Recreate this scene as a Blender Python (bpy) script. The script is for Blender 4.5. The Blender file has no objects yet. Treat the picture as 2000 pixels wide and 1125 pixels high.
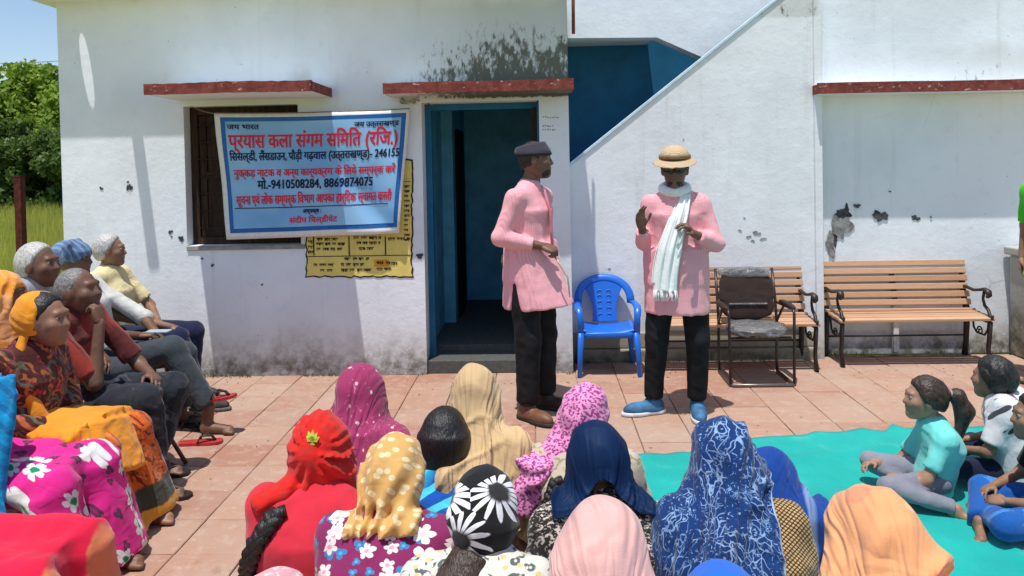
import bpy, bmesh, math, random
import numpy as np
from mathutils import Vector, Matrix, Euler, noise as mnoise

random.seed(7); RNG = np.random.RandomState(11)
PI = math.pi
scene = bpy.context.scene
C = scene.collection

# ------------------------------------------------------------------ camera, world, sun, exposure
F_PX = 1440.0
cam_d = bpy.data.cameras.new('camera'); cam = bpy.data.objects.new('camera', cam_d); C.objects.link(cam)
cam_d.sensor_width = 36; cam_d.lens = 36*F_PX/2000; cam_d.shift_y = -0.105
cam_d.clip_start = .05; cam_d.clip_end = 3000
CAM_R = Matrix.Rotation(math.radians(2.0), 4, 'Z') @ Matrix.Rotation(math.radians(90-1.2), 4, 'X') @ Matrix.Rotation(math.radians(-1.1), 4, 'Z')
cam.matrix_world = Matrix.Translation((0, 0, 1.6)) @ CAM_R
scene.camera = cam

world = bpy.data.worlds.new('World'); scene.world = world; world.use_nodes = True
SUN_DIR = Vector((.10, .25, -1)).normalized()        # direction the light travels
sun_el = math.asin(-SUN_DIR.z); sun_az = math.atan2(-SUN_DIR.x, -SUN_DIR.y)
wn = world.node_tree; bg = wn.nodes['Background']
sky = wn.nodes.new('ShaderNodeTexSky'); sky.sky_type = 'NISHITA'; sky.sun_disc = False
sky.sun_elevation = sun_el; sky.sun_rotation = sun_az; sky.altitude = 300; sky.air_density = 1.0; sky.dust_density = 1.0; sky.ozone_density = 1.0
wn.links.new(sky.outputs[0], bg.inputs[0]); bg.inputs[1].default_value = 0.15
sl = bpy.data.lights.new('sun', 'SUN'); sl.energy = 4.4; sl.angle = math.radians(.55); sl.color = (1, .965, .91)
so = bpy.data.objects.new('sun', sl); C.objects.link(so); so.rotation_euler = SUN_DIR.to_track_quat('-Z', 'Y').to_euler(); so.location = (0, 0, 12)
scene.view_settings.view_transform = 'Standard'; scene.view_settings.look = 'None'
scene.view_settings.gamma = 1; scene.view_settings.use_curve_mapping = False
scene.view_settings.exposure = 0.07
scene.cycles.max_bounces = 8; scene.cycles.diffuse_bounces = 5
T0 = __import__("time").time()
scene.cycles.use_denoising = True

# ------------------------------------------------------------------ placing helpers
def ray(u, v):
    d = Vector(((u-1000)/F_PX, -(v-(562.5-210))/F_PX, -1))
    return CAM_R.to_3x3() @ d
def atY(u, v, Y):
    d = ray(u, v); return Vector((0, 0, 1.6)) + d*(Y/d.y)
def atZ(u, v, z):
    d = ray(u, v); return Vector((0, 0, 1.6)) + d*((z-1.6)/d.z)

# ------------------------------------------------------------------ materials
class M:
    def __init__(s, name, rough=.8, spec=.3):
        s.m = bpy.data.materials.new(name); s.m.use_nodes = True; s.t = s.m.node_tree
        s.b = s.t.nodes['Principled BSDF']; s.b.inputs['Roughness'].default_value = rough
        s.b.inputs['Specular IOR Level'].default_value = spec
        s._c = None
    def n(s, typ, **kw):
        x = s.t.nodes.new(typ)
        for k, v in kw.items(): setattr(x, k, v)
        return x
    def put(s, sock, v):
        if isinstance(v, bpy.types.NodeSocket): s.t.links.new(v, sock)
        elif isinstance(v, (tuple, list)) and len(v) == 3 and sock.type == 'RGBA': sock.default_value = (*v, 1)
        else: sock.default_value = v
    def co(s, kind='Object'):
        if s._c is None: s._c = s.n('ShaderNodeTexCoord')
        return s._c.outputs[kind]
    def mp(s, vec, scale=(1, 1, 1), loc=(0, 0, 0), rot=(0, 0, 0)):
        x = s.n('ShaderNodeMapping'); s.put(x.inputs[0], vec); x.inputs['Scale'].default_value = scale
        x.inputs['Location'].default_value = loc; x.inputs['Rotation'].default_value = rot; return x.outputs[0]
    def noise(s, vec, scale=5, detail=4, rough=.55, dist=0, color=False):
        x = s.n('ShaderNodeTexNoise'); s.put(x.inputs['Vector'], vec); x.inputs['Scale'].default_value = scale
        x.inputs['Detail'].default_value = detail; x.inputs['Roughness'].default_value = rough; x.inputs['Distortion'].default_value = dist
        return x.outputs[1] if color else x.outputs[0]
    def vor(s, vec, scale=5, dim='3D', feature='F1', out='Distance', rnd=1.0):
        x = s.n('ShaderNodeTexVoronoi', voronoi_dimensions=dim, feature=feature); s.put(x.inputs['Vector'], vec)
        x.inputs['Scale'].default_value = scale; x.inputs['Randomness'].default_value = rnd
        return x.outputs[out]
    def math(s, op, a, b=0.0, c=0.0, clamp=False):
        x = s.n('ShaderNodeMath', operation=op, use_clamp=clamp); s.put(x.inputs[0], a); s.put(x.inputs[1], b); s.put(x.inputs[2], c); return x.outputs[0]
    def ss(s, v, lo, hi):
        x = s.n('ShaderNodeMapRange', interpolation_type='SMOOTHSTEP'); s.put(x.inputs[0], v)
        x.inputs[1].default_value = lo; x.inputs[2].default_value = hi; x.inputs[3].default_value = 0; x.inputs[4].default_value = 1; return x.outputs[0]
    def mix(s, f, a, b, bt='MIX'):
        x = s.n('ShaderNodeMix', data_type='RGBA', blend_type=bt); s.put(x.inputs[0], f); s.put(x.inputs[6], a); s.put(x.inputs[7], b); return x.outputs[2]
    def sep(s, vec):
        x = s.n('ShaderNodeSeparateXYZ'); s.put(x.inputs[0], vec); return x.outputs
    def comb(s, a, b, c):
        x = s.n('ShaderNodeCombineXYZ'); s.put(x.inputs[0], a); s.put(x.inputs[1], b); s.put(x.inputs[2], c); return x.outputs[0]
    def bump(s, h, strength=.3, dist=.01, normal=None):
        x = s.n('ShaderNodeBump'); x.inputs['Strength'].default_value = strength; x.inputs['Distance'].default_value = dist
        s.put(x.inputs['Height'], h)
        if normal is not None: s.put(x.inputs['Normal'], normal)
        s.put(s.b.inputs['Normal'], x.outputs[0]); return x.outputs[0]
    def col(s, v): s.put(s.b.inputs['Base Color'], v); return s

def srgb(r, g, b):
    f = lambda c: ((c/255)/12.92 if c/255 < .04045 else ((c/255+.055)/1.055)**2.4)
    return (f(r), f(g), f(b))

def plain(name, col, rough=.7, spec=.3, var=.12, bump=.15, scale=30, metallic=0):
    m = M(name, rough, spec); nz = m.noise(m.co(), scale, 5)
    dark = tuple(c*(1-var*1.6) for c in col); light = tuple(min(1, c*(1+var)) for c in col)
    m.col(m.mix(m.ss(nz, .3, .7), dark, light)); m.b.inputs['Metallic'].default_value = metallic
    if bump: m.bump(m.noise(m.co(), scale*3, 4), bump, .004)
    return m.m

def cloth(name, col, pat=None, rough=.88, wr=.5, sheen=.15, thin=0, uv=False):
    """woven cloth: base colour, printed pattern, crease relief"""
    m = M(name, rough, .15); co = m.co()
    xyz = m.sep(co)
    flat = m.comb(xyz[0], m.math('ADD', xyz[2], m.math('MULTIPLY', xyz[1], .8)), 0.0)     # a print that wraps over the shoulders
    if uv: flat = m.co('UV')
    wob = m.noise(co, 9, 2, color=True)
    c = m.mix(m.ss(m.noise(co, 6, 3), .3, .7), tuple(x*.9 for x in col), tuple(min(1, x*1.07) for x in col))
    for p in (pat or []):
        k = p[0]
        if k == 'dots':        # ring spots
            _, c2, sc, r, soft = p
            v = m.vor(flat, sc, '2D', rnd=.75); c = m.mix(m.ss(v, r+soft, r), c, c2)
        elif k == 'leo':
            _, c2, sc, lo, hi = p
            v = m.vor(m.mix(.05, flat, wob), sc, '2D'); n2 = m.ss(m.noise(flat, sc*1.3, 1), .47, .53)
            f = m.math('MULTIPLY', m.math('MULTIPLY', m.ss(v, lo-.05, lo+.03), m.ss(v, hi+.05, hi-.03)), n2); c = m.mix(f, c, c2)
        elif k == 'flower':    # petalled flowers, one per voronoi cell
            _, c2, c3, sc, rad, petals, share = p
            mapped = m.mp(flat, loc=(p[4]*7.3, p[3]*.37, 0))
            x = m.n('ShaderNodeTexVoronoi', voronoi_dimensions='2D'); m.put(x.inputs['Vector'], mapped); x.inputs['Scale'].default_value = sc; x.inputs['Randomness'].default_value = .7
            sub = m.n('ShaderNodeVectorMath', operation='SUBTRACT'); m.put(sub.inputs[0], mapped); m.put(sub.inputs[1], x.outputs['Position'])
            a = m.sep(sub.outputs[0]); ang = m.math('ARCTAN2', a[1], a[0])
            rnd = m.sep(x.outputs['Color'])
            pet = m.math('ABSOLUTE', m.math('COSINE', m.math('ADD', m.math('MULTIPLY', ang, petals/2), m.math('MULTIPLY', rnd[1], 6))))
            lim = m.math('MULTIPLY', m.math('ADD', m.math('MULTIPLY', m.math('POWER', pet, .6 if petals < 10 else 1.3), .62 if petals < 10 else .8), .38 if petals < 10 else .2), rad)
            lim = m.math('MULTIPLY', lim, m.math('ADD', .7, m.math('MULTIPLY', rnd[2], .45)))
            dd = m.math('ADD', x.outputs['Distance'], m.math('MULTIPLY', m.math('SUBTRACT', m.noise(flat, sc*4, 2), .5), rad*.35))
            on = m.math('MULTIPLY', m.ss(m.math('SUBTRACT', lim, dd), -.02, .02), m.math('LESS_THAN', rnd[0], share))
            inner = m.ss(dd, rad*.34, rad*.22)
            c = m.mix(on, c, m.mix(inner, c2, c3))
        elif k == 'net':       # thin veined print in irregular patches
            _, c2, sc, th, cover = p
            v = m.vor(m.mix(.10, flat, wob), sc, '2D', 'DISTANCE_TO_EDGE'); n2 = m.ss(m.noise(flat, sc*.28, 1), 1-cover-.04, 1-cover+.04)
            c = m.mix(m.math('MULTIPLY', m.ss(v, th, th*.45), n2), c, c2)
        elif k == 'edge':      # woven border along the sides and the hem (sheet coordinates in metres)
            _, c2, hu, lv, wd = p
            fe = m.sep(flat); f = m.math('MAXIMUM', m.ss(m.math('ABSOLUTE', fe[0]), hu-wd-.002, hu-wd), m.ss(fe[1], lv-wd-.002, lv-wd)); c = m.mix(f, c, c2)
        elif k == 'speck':
            _, c2, sc, th = p
            c = m.mix(m.ss(m.noise(m.mp(flat, (1, 1, 1)), sc, 2.5, .6, 1.2), th-.02, th+.03), c, c2)
        elif k == 'lines':     # wavy printed bands
            _, c2, sc, th, rot, dist = p
            x = m.n('ShaderNodeTexWave', wave_type='BANDS', bands_direction='X'); m.put(x.inputs['Vector'], m.mp(flat, rot=(0, 0, rot)))
            x.inputs['Scale'].default_value = sc; x.inputs['Distortion'].default_value = dist; x.inputs['Detail'].default_value = 1.5; x.inputs['Detail Scale'].default_value = 2.2
            c = m.mix(m.ss(x.outputs['Fac'], th-.06, th+.06), c, c2)
        elif k == 'grid':      # small woven checks
            _, c2, sc, th, rot = p
            w = m.sep(m.mp(m.mix(.012, flat, wob), (sc, sc, sc), rot=(0, 0, rot)))
            g = m.math('MULTIPLY', m.math('SINE', w[0]), m.math('SINE', w[1]))
            c = m.mix(m.ss(m.math('ABSOLUTE', g), th-.12, th+.12), c, c2)
        elif k == 'band':      # border by height (x plane distance)
            _, c2, ax, lo, hi = p
            v = m.math('ADD', xyz[ax], m.math('MULTIPLY', m.math('SUBTRACT', m.noise(co, 14, 2), .5), .03))
            c = m.mix(m.math('MULTIPLY', m.ss(v, lo-.006, lo+.006), m.ss(v, hi+.006, hi-.006)), c, c2)
        elif k == 'patch':     # soft area of a second dye
            _, c2, ctr, rad = p
            sb = m.n('ShaderNodeVectorMath', operation='DISTANCE'); m.put(sb.inputs[0], m.mix(.12, co, wob)); sb.inputs[1].default_value = ctr
            c = m.mix(m.ss(sb.outputs['Value'], rad*1.15, rad*.85), c, c2)
    m.col(c)
    ridge = lambda vec, sc, d: m.math('SQRT', m.math('ADD', m.math('POWER', m.math('SUBTRACT', m.noise(vec, sc, 1.5, .45, d), .5), 2.0), .0006))
    h1 = ridge(m.mp(co, (1, 1, .30), rot=(0, .25, 0)), 10, .8); h3 = ridge(m.mp(co, (.5, 1, 1.2), rot=(0, .5, .2)), 16, .6); h2 = m.noise(co, 260, 2)
    if uv:
        h1 = ridge(m.mp(flat, (1, .16, 1), rot=(0, 0, .12)), 26, .9); h3 = ridge(m.mp(flat, (.35, 1, 1), rot=(0, 0, .5)), 15, .8)
    h = m.math('ADD', m.math('ADD', m.math('MULTIPLY', h1, wr*3.2), m.math('MULTIPLY', h3, wr*1.1)), m.math('MULTIPLY', h2, .04))
    m.bump(h, .6 if uv else .42, .024 if uv else .020)
    m.b.inputs['Sheen Weight'].default_value = sheen
    if thin:
        m.b.inputs['Subsurface Weight'].default_value = 0
    return m.m

def skin(name, col):
    m = M(name, .5, .35); nz = m.noise(m.co(), 14, 4)
    c = m.mix(m.ss(nz, .3, .7), tuple(x*.8 for x in col), tuple(x*1.12 for x in col))
    m.col(c); m.bump(m.noise(m.co(), 160, 3), .15, .002)
    m.b.inputs['Subsurface Weight'].default_value = .06; m.b.inputs['Subsurface Radius'].default_value = (.02, .008, .004)
    return m.m

def hairm(name, col, col2=None):
    m = M(name, .45, .45); co = m.co()
    nz = m.noise(m.mp(co, (1, .45, .22)), 210, 3, .5)
    m.col(m.mix(m.ss(nz, .25, .75), tuple(x*.75 for x in col), col2 or tuple(min(1, x*1.5) for x in col)))
    m.bump(nz, .7, .006); return m.m

# ------------------------------------------------------------------ object helpers
def link(name, me, mat=None, parent=None, smooth=False, kind=None):
    o = bpy.data.objects.new(name, me); C.objects.link(o)
    if mat is not None:
        for q in (mat if isinstance(mat, (list, tuple)) else [mat]): me.materials.append(q)
    if parent is not None: o.parent = parent
    if smooth:
        me.polygons.foreach_set('use_smooth', [True]*len(me.polygons))
    if kind: o['kind'] = kind
    return o
def tag(o, label, cat, group=None):
    o['label'] = label; o['category'] = cat
    if group: o['group'] = group
    return o
def thing(name, label, cat, loc=(0, 0, 0), rz=0, group=None):
    o = bpy.data.objects.new(name, None); C.objects.link(o); o.location = loc; o.rotation_euler = (0, 0, rz); o.empty_display_size = .1
    return tag(o, label, cat, group)

class B:
    """collects simple solids into one bmesh"""
    def __init__(s): s.bm = bmesh.new()
    def box(s, lo, hi, bev=0, rot=None, mi=0):
        lo = Vector(lo); hi = Vector(hi); c = (lo+hi)/2; d = hi-lo
        r = bmesh.ops.create_cube(s.bm, size=1, matrix=Matrix.Translation(c) @ (rot or Matrix()) @ Matrix.Diagonal((*d, 1)))
        if mi:
            for f in {f for v in r['verts'] for f in v.link_faces}: f.material_index = mi
        if bev:
            es = list({e for v in r['verts'] for e in v.link_edges})
            bmesh.ops.bevel(s.bm, geom=es, offset=bev, segments=2, affect='EDGES', profile=.5)
        return s
    def prism(s, pts, vec):
        """closed polygon (3-D points) extruded along vec"""
        vec = Vector(vec); a = [s.bm.verts.new(p) for p in pts]; b = [s.bm.verts.new(Vector(p)+vec) for p in pts]
        n = len(a); fs = [s.bm.faces.new(a), s.bm.faces.new(b[::-1])]
        for i in range(n): fs.append(s.bm.faces.new((a[i], b[i], b[(i+1) % n], a[(i+1) % n])))
        bmesh.ops.recalc_face_normals(s.bm, faces=fs); return s
    def tube(s, pts, r, n=8, closed=False, flat=None):
        """tube along points; r number or list; flat=(w,h) gives an elliptical section"""
        pts = [Vector(p) for p in pts]; L = len(pts); rs = r if isinstance(r, (list, tuple)) else [r]*L
        rings = []; up = Vector((0, 0, 1))
        prev = None
        for i, p in enumerate(pts):
            if closed: t = pts[(i+1) % L]-pts[i-1]
            else: t = (pts[min(i+1, L-1)]-pts[max(i-1, 0)])
            t.normalize()
            if prev is None:
                a = t.orthogonal().normalized() if abs(t.dot(up)) > .95 else up.cross(t).normalized()
            else:
                a = (prev-t*prev.dot(t)).normalized()
            prev = a; b = t.cross(a); w, h = (1, 1) if flat is None else flat
            rings.append([s.bm.verts.new(p+(a*math.cos(k*2*PI/n)*w+b*math.sin(k*2*PI/n)*h)*rs[i]) for k in range(n)])
        fs = []
        for i in range(L if closed else L-1):
            q = rings[(i+1) % L]
            for k in range(n): fs.append(s.bm.faces.new((rings[i][k], rings[i][(k+1) % n], q[(k+1) % n], q[k])))
        if not closed:
            fs.append(s.bm.faces.new(rings[0][::-1])); fs.append(s.bm.faces.new(rings[-1]))
        bmesh.ops.recalc_face_normals(s.bm, faces=fs); return s
    def ball(s, c, r, seg=12):
        r = (r, r, r) if not isinstance(r, (tuple, list)) else r
        bmesh.ops.create_uvsphere(s.bm, u_segments=seg, v_segments=max(6, seg//2), radius=1, matrix=Matrix.Translation(c) @ Matrix.Diagonal((*r, 1))); return s
    def lathe(s, prof, c=(0, 0, 0), n=24, sc=(1, 1)):
        c = Vector(c); rings = [[s.bm.verts.new(c+Vector((math.cos(k*2*PI/n)*r*sc[0], math.sin(k*2*PI/n)*r*sc[1], z))) for k in range(n)] for r, z in prof]
        fs = []
        for i in range(len(rings)-1):
            for k in range(n): fs.append(s.bm.faces.new((rings[i][k], rings[i][(k+1) % n], rings[i+1][(k+1) % n], rings[i+1][k])))
        fs.append(s.bm.faces.new(rings[-1])); fs.append(s.bm.faces.new(rings[0][::-1]))
        bmesh.ops.recalc_face_normals(s.bm, faces=fs); return s
    def mesh(s, name):
        me = bpy.data.meshes.new(name); s.bm.to_mesh(me); s.bm.free(); return me
    def obj(s, name, mat=None, parent=None, smooth=False, kind=None):
        return link(name, s.mesh(name), mat, parent, smooth, kind)

def sheet(name, P, mat, parent=None, kind=None, smooth=True, thick=0):
    """grid of points P[ny][nx] as a surface"""
    ny = len(P); nx = len(P[0]); me = bpy.data.meshes.new(name)
    vs = [tuple(p) for r in P for p in r]
    fs = [(j*nx+i, j*nx+i+1, (j+1)*nx+i+1, (j+1)*nx+i) for j in range(ny-1) for i in range(nx-1)]
    me.from_pydata(vs, [], fs); me.update()
    o = link(name, me, mat, parent, smooth, kind)
    if thick:
        md = o.modifiers.new('thick', 'SOLIDIFY'); md.thickness = thick; md.offset = 0
    return o

# ------------------------------------------------------------------ implicit surfaces (bodies and cloth grow from these)
V = lambda *a: np.array(a, dtype=np.float32)
def cone(a, b, ra, rb=None, k=.03, flat=False):
    a = np.asarray(a, np.float32); b = np.asarray(b, np.float32); rb = ra if rb is None else rb
    ab = b-a; L2 = float(ab@ab)+1e-9; L = math.sqrt(L2)
    def f(X, Y, Z):
        t = ((X-a[0])*ab[0]+(Y-a[1])*ab[1]+(Z-a[2])*ab[2])/L2; tc = np.clip(t, 0, 1)
        d = np.sqrt((X-a[0]-tc*ab[0])**2+(Y-a[1]-tc*ab[1])**2+(Z-a[2]-tc*ab[2])**2)-(ra+(rb-ra)*tc)
        if flat: d = np.maximum(d, (t-1)*L)
        return d
    R = max(ra, rb); return (f, np.minimum(a-ra, b-rb)-0, np.maximum(a+ra, b+rb), k, 1)
def ecn(a, b, r0, r1, side=(1, 0, 0), k=.03, round_=False):
    """elliptical cone a->b with half widths (side, front) at each end"""
    a = np.asarray(a, np.float32); b = np.asarray(b, np.float32); ab = b-a; L = float(np.linalg.norm(ab)); w = ab/L
    s = np.asarray(side, np.float32); s = s-w*(s@w); s /= np.linalg.norm(s); q = np.cross(w, s)
    def f(X, Y, Z):
        x, y, z = X-a[0], Y-a[1], Z-a[2]
        t = (x*w[0]+y*w[1]+z*w[2])/L; tc = np.clip(t, 0, 1)
        ru = r0[0]+(r1[0]-r0[0])*tc; rv = r0[1]+(r1[1]-r0[1])*tc
        u = x*s[0]+y*s[1]+z*s[2]; v = x*q[0]+y*q[1]+z*q[2]
        d = (np.sqrt((u/ru)**2+(v/rv)**2)-1)*np.minimum(ru, rv)
        e = np.maximum((t-1)*L, -t*L)
        if round_:
            return np.where(e > 0, np.sqrt(np.maximum(d+.03, 0)**2+(e)**2)-.03, d)
        return np.maximum(d, e)
    R = max(*r0, *r1); return (f, np.minimum(a, b)-R*.9, np.maximum(a, b)+R*.9, k, 1)
def ell(c, r, R=None, k=.03):
    c = np.asarray(c, np.float32); r = np.asarray(r, np.float32)
    Rm = None if R is None else np.asarray(R, np.float32)      # rows are the local axes
    def f(X, Y, Z):
        x, y, z = X-c[0], Y-c[1], Z-c[2]
        if Rm is not None: x, y, z = (Rm[0, 0]*x+Rm[0, 1]*y+Rm[0, 2]*z, Rm[1, 0]*x+Rm[1, 1]*y+Rm[1, 2]*z, Rm[2, 0]*x+Rm[2, 1]*y+Rm[2, 2]*z)
        k0 = np.sqrt((x/r[0])**2+(y/r[1])**2+(z/r[2])**2); k1 = np.sqrt((x/r[0]**2)**2+(y/r[1]**2)**2+(z/r[2]**2)**2)+1e-6
        return k0*(k0-1)/k1
    q = float(max(r)); rr = r if Rm is None else np.array([q, q, q], np.float32)
    return (f, c-rr, c+rr, k, 1)
def half(p, n, k=.01):
    """keep only the side of the plane away from n"""
    p = np.asarray(p, np.float32); n = np.asarray(n, np.float32); n = n/np.linalg.norm(n)
    return (lambda X, Y, Z: (X-p[0])*n[0]+(Y-p[1])*n[1]+(Z-p[2])*n[2], None, None, k, 2)
def cut(pr): return (pr[0], None, None, pr[3], -1)

def hash3(i, j, k, s):
    h = (i*73856093) ^ (j*19349663) ^ (k*83492791) ^ (s*2654435761 & 0x7fffffff)
    h = (h ^ (h >> 13))*1274126177 & 0x7fffffff
    return ((h ^ (h >> 16)) & 0xffff)/65535.0
def vnoise(x, y, z, s=0):
    xi, yi, zi = np.floor(x).astype(np.int64), np.floor(y).astype(np.int64), np.floor(z).astype(np.int64)
    fx, fy, fz = x-xi, y-yi, z-zi; fx = fx*fx*(3-2*fx); fy = fy*fy*(3-2*fy); fz = fz*fz*(3-2*fz); r = 0
    for a in (0, 1):
        for b in (0, 1):
            for c in (0, 1):
                r = r+hash3(xi+a, yi+b, zi+c, s)*(fx if a else 1-fx)*(fy if b else 1-fy)*(fz if c else 1-fz)
    return r*2-1
def crease(amp=.012, wl=.07, axis=(.3, .2, 1), stretch=4, seed=1, zfall=None):
    """ridged folds elongated along axis"""
    a = np.asarray(axis, float); a /= np.linalg.norm(a); s = np.cross(a, (0.3, 1, .1)); s /= np.linalg.norm(s); q = np.cross(a, s)
    def f(X, Y, Z):
        u = (X*a[0]+Y*a[1]+Z*a[2])/(wl*stretch); v = (X*s[0]+Y*s[1]+Z*s[2])/wl; w = (X*q[0]+Y*q[1]+Z*q[2])/wl
        n = vnoise(u+v*.15, v, w, seed); m = vnoise(u*2.1, v*2.1, w*2.1, seed+9)
        g = (np.sqrt(n*n+.012)-.38)*.95+m*.10
        if zfall is not None: g = g*np.clip((zfall[0]-Z)/(zfall[0]-zfall[1]), .1, 1)
        return g*amp*.8
    return f
def radial(g, n=14, amp=.012, seed=3, r0=.03, r1=.25, plane='xz', tw=1.2):
    """folds running out from a gathered point"""
    def f(X, Y, Z):
        if plane == 'xz': dx, dz = X-g[0], Z-g[2]
        else: dx, dz = X-g[0], Y-g[1]
        r = np.sqrt(dx*dx+dz*dz)+1e-5; th = np.arctan2(dx, dz)
        w = np.clip((r-r0)/.04, 0, 1)*np.clip((r1-r)/(r1*.6), 0, 1)
        ph = th*n/2+tw*vnoise(X*9, Y*9, Z*9, seed)*1.5+seed
        return amp*.8*w*(np.sqrt(np.sin(ph)**2+.03)-.6+.25*np.sin(ph*1.7+seed))
    return f
def polygonise(prims, vox, disp=None):
    lo = np.min([p[1] for p in prims if p[4] == 1], 0)-vox*2-.015; hi = np.max([p[2] for p in prims if p[4] == 1], 0)+vox*2+.015
    n = np.ceil((hi-lo)/vox).astype(int)+1
    X, Y, Z = np.meshgrid(*[np.arange(n[i], dtype=np.float32)*vox+lo[i] for i in range(3)], indexing='ij')
    D = None
    for f, _, _, k, op in prims:
        d = f(X, Y, Z).astype(np.float32)
        if D is None: D = d; continue
        if op == 1:
            h = np.maximum(k-np.abs(D-d), 0)/max(k, 1e-5); D = np.minimum(D, d)-h*h*k*.25
        else:
            if op == -1: d = -d
            h = np.maximum(k-np.abs(D-d), 0)/max(k, 1e-5); D = np.maximum(D, d)+h*h*k*.25
    if disp is not None:
        mk = np.abs(D) < .06
        for g in (disp if isinstance(disp, (list, tuple)) else [disp]):
            D[mk] += g(X[mk], Y[mk], Z[mk]).astype(np.float32)
    D[0], D[-1], D[:, 0], D[:, -1], D[:, :, 0], D[:, :, -1] = 1, 1, 1, 1, 1, 1
    S = D < 0; nx, ny, nz = S.shape
    cs = (nx-1, ny-1, nz-1); acc = np.zeros(cs+(3,), np.float32); cnt = np.zeros(cs, np.float32)
    def sl(o, ax=None):
        return tuple(slice(o[i], o[i]+cs[i]) for i in range(3))
    for ax in range(3):
        for a in (0, 1):
            for b in (0, 1):
                o = [0, 0, 0]; oth = [i for i in range(3) if i != ax]; o[oth[0]] = a; o[oth[1]] = b
                e = list(o); e[ax] = 1
                d0, d1 = D[sl(o)], D[sl(e)]; c = (d0 < 0) != (d1 < 0)
                t = np.where(c, d0/np.where(c, d0-d1, 1), 0)
                for i in range(3):
                    acc[..., i] += np.where(c, t if i == ax else o[i], 0)
                cnt += c
    act = cnt > 0; idx = -np.ones(cs, np.int64); idx[act] = np.arange(act.sum())
    cell = np.argwhere(act); verts = (cell+acc[act]/cnt[act][:, None])*vox+lo
    quads = []
    for ax in range(3):
        oth = [i for i in range(3) if i != ax]
        s0 = [slice(1, cs[i]) for i in range(3)]; s0[ax] = slice(0, cs[ax]); s1 = list(s0); s1[ax] = slice(1, cs[ax]+1)
        A, Bq = S[tuple(s0)], S[tuple(s1)]; c = A != Bq; p = np.argwhere(c)
        off = np.ones(3, int); off[ax] = 0; p = p+off
        def cid(da, db):
            q = p.copy(); q[:, oth[0]] -= da; q[:, oth[1]] -= db; return idx[q[:, 0], q[:, 1], q[:, 2]]
        q = np.stack([cid(1, 1), cid(0, 1), cid(0, 0), cid(1, 0)], 1)
        ins = A[c]; flip = ~ins if ax != 1 else ins
        q[flip] = q[flip][:, ::-1]; quads.append(q)
    quads = np.concatenate(quads); quads = quads[(quads >= 0).all(1)]
    return verts, quads
def grow(name, groups, mat, parent=None, disp=None, relax=1):
    """groups: list of (prims, voxel); all land in ONE mesh"""
    if not isinstance(groups[0], (list, tuple)) or not isinstance(groups[0][0], (list,)): groups = [groups]
    vs, qs, o = [], [], 0
    for g in groups:
        v, q = polygonise(g[0], g[1], (g[2] if len(g) > 2 else disp))
        for _ in range(relax):                       # one light smoothing pass
            e = np.concatenate([q[:, [0, 1]], q[:, [1, 2]], q[:, [2, 3]], q[:, [3, 0]]]); s = np.zeros_like(v); c = np.zeros(len(v))
            for i in range(3): s[:, i] = np.bincount(e[:, 0], v[e[:, 1], i], len(v))+np.bincount(e[:, 1], v[e[:, 0], i], len(v))
            c = np.bincount(e[:, 0], minlength=len(v))+np.bincount(e[:, 1], minlength=len(v))
            v = v*.5+.5*s/np.maximum(c, 1)[:, None]
        vs.append(v); qs.append(q+o); o += len(v)
    v = np.concatenate(vs); q = np.concatenate(qs)
    me = bpy.data.meshes.new(name); me.vertices.add(len(v)); me.vertices.foreach_set('co', v.astype(np.float32).ravel())
    me.loops.add(q.size); me.loops.foreach_set('vertex_index', q.ravel().astype(np.int32))
    me.polygons.add(len(q)); me.polygons.foreach_set('loop_start', np.arange(0, q.size, 4, dtype=np.int32))
    me.update(calc_edges=True); me.validate()
    return link(name, me, mat, parent, True)

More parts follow.
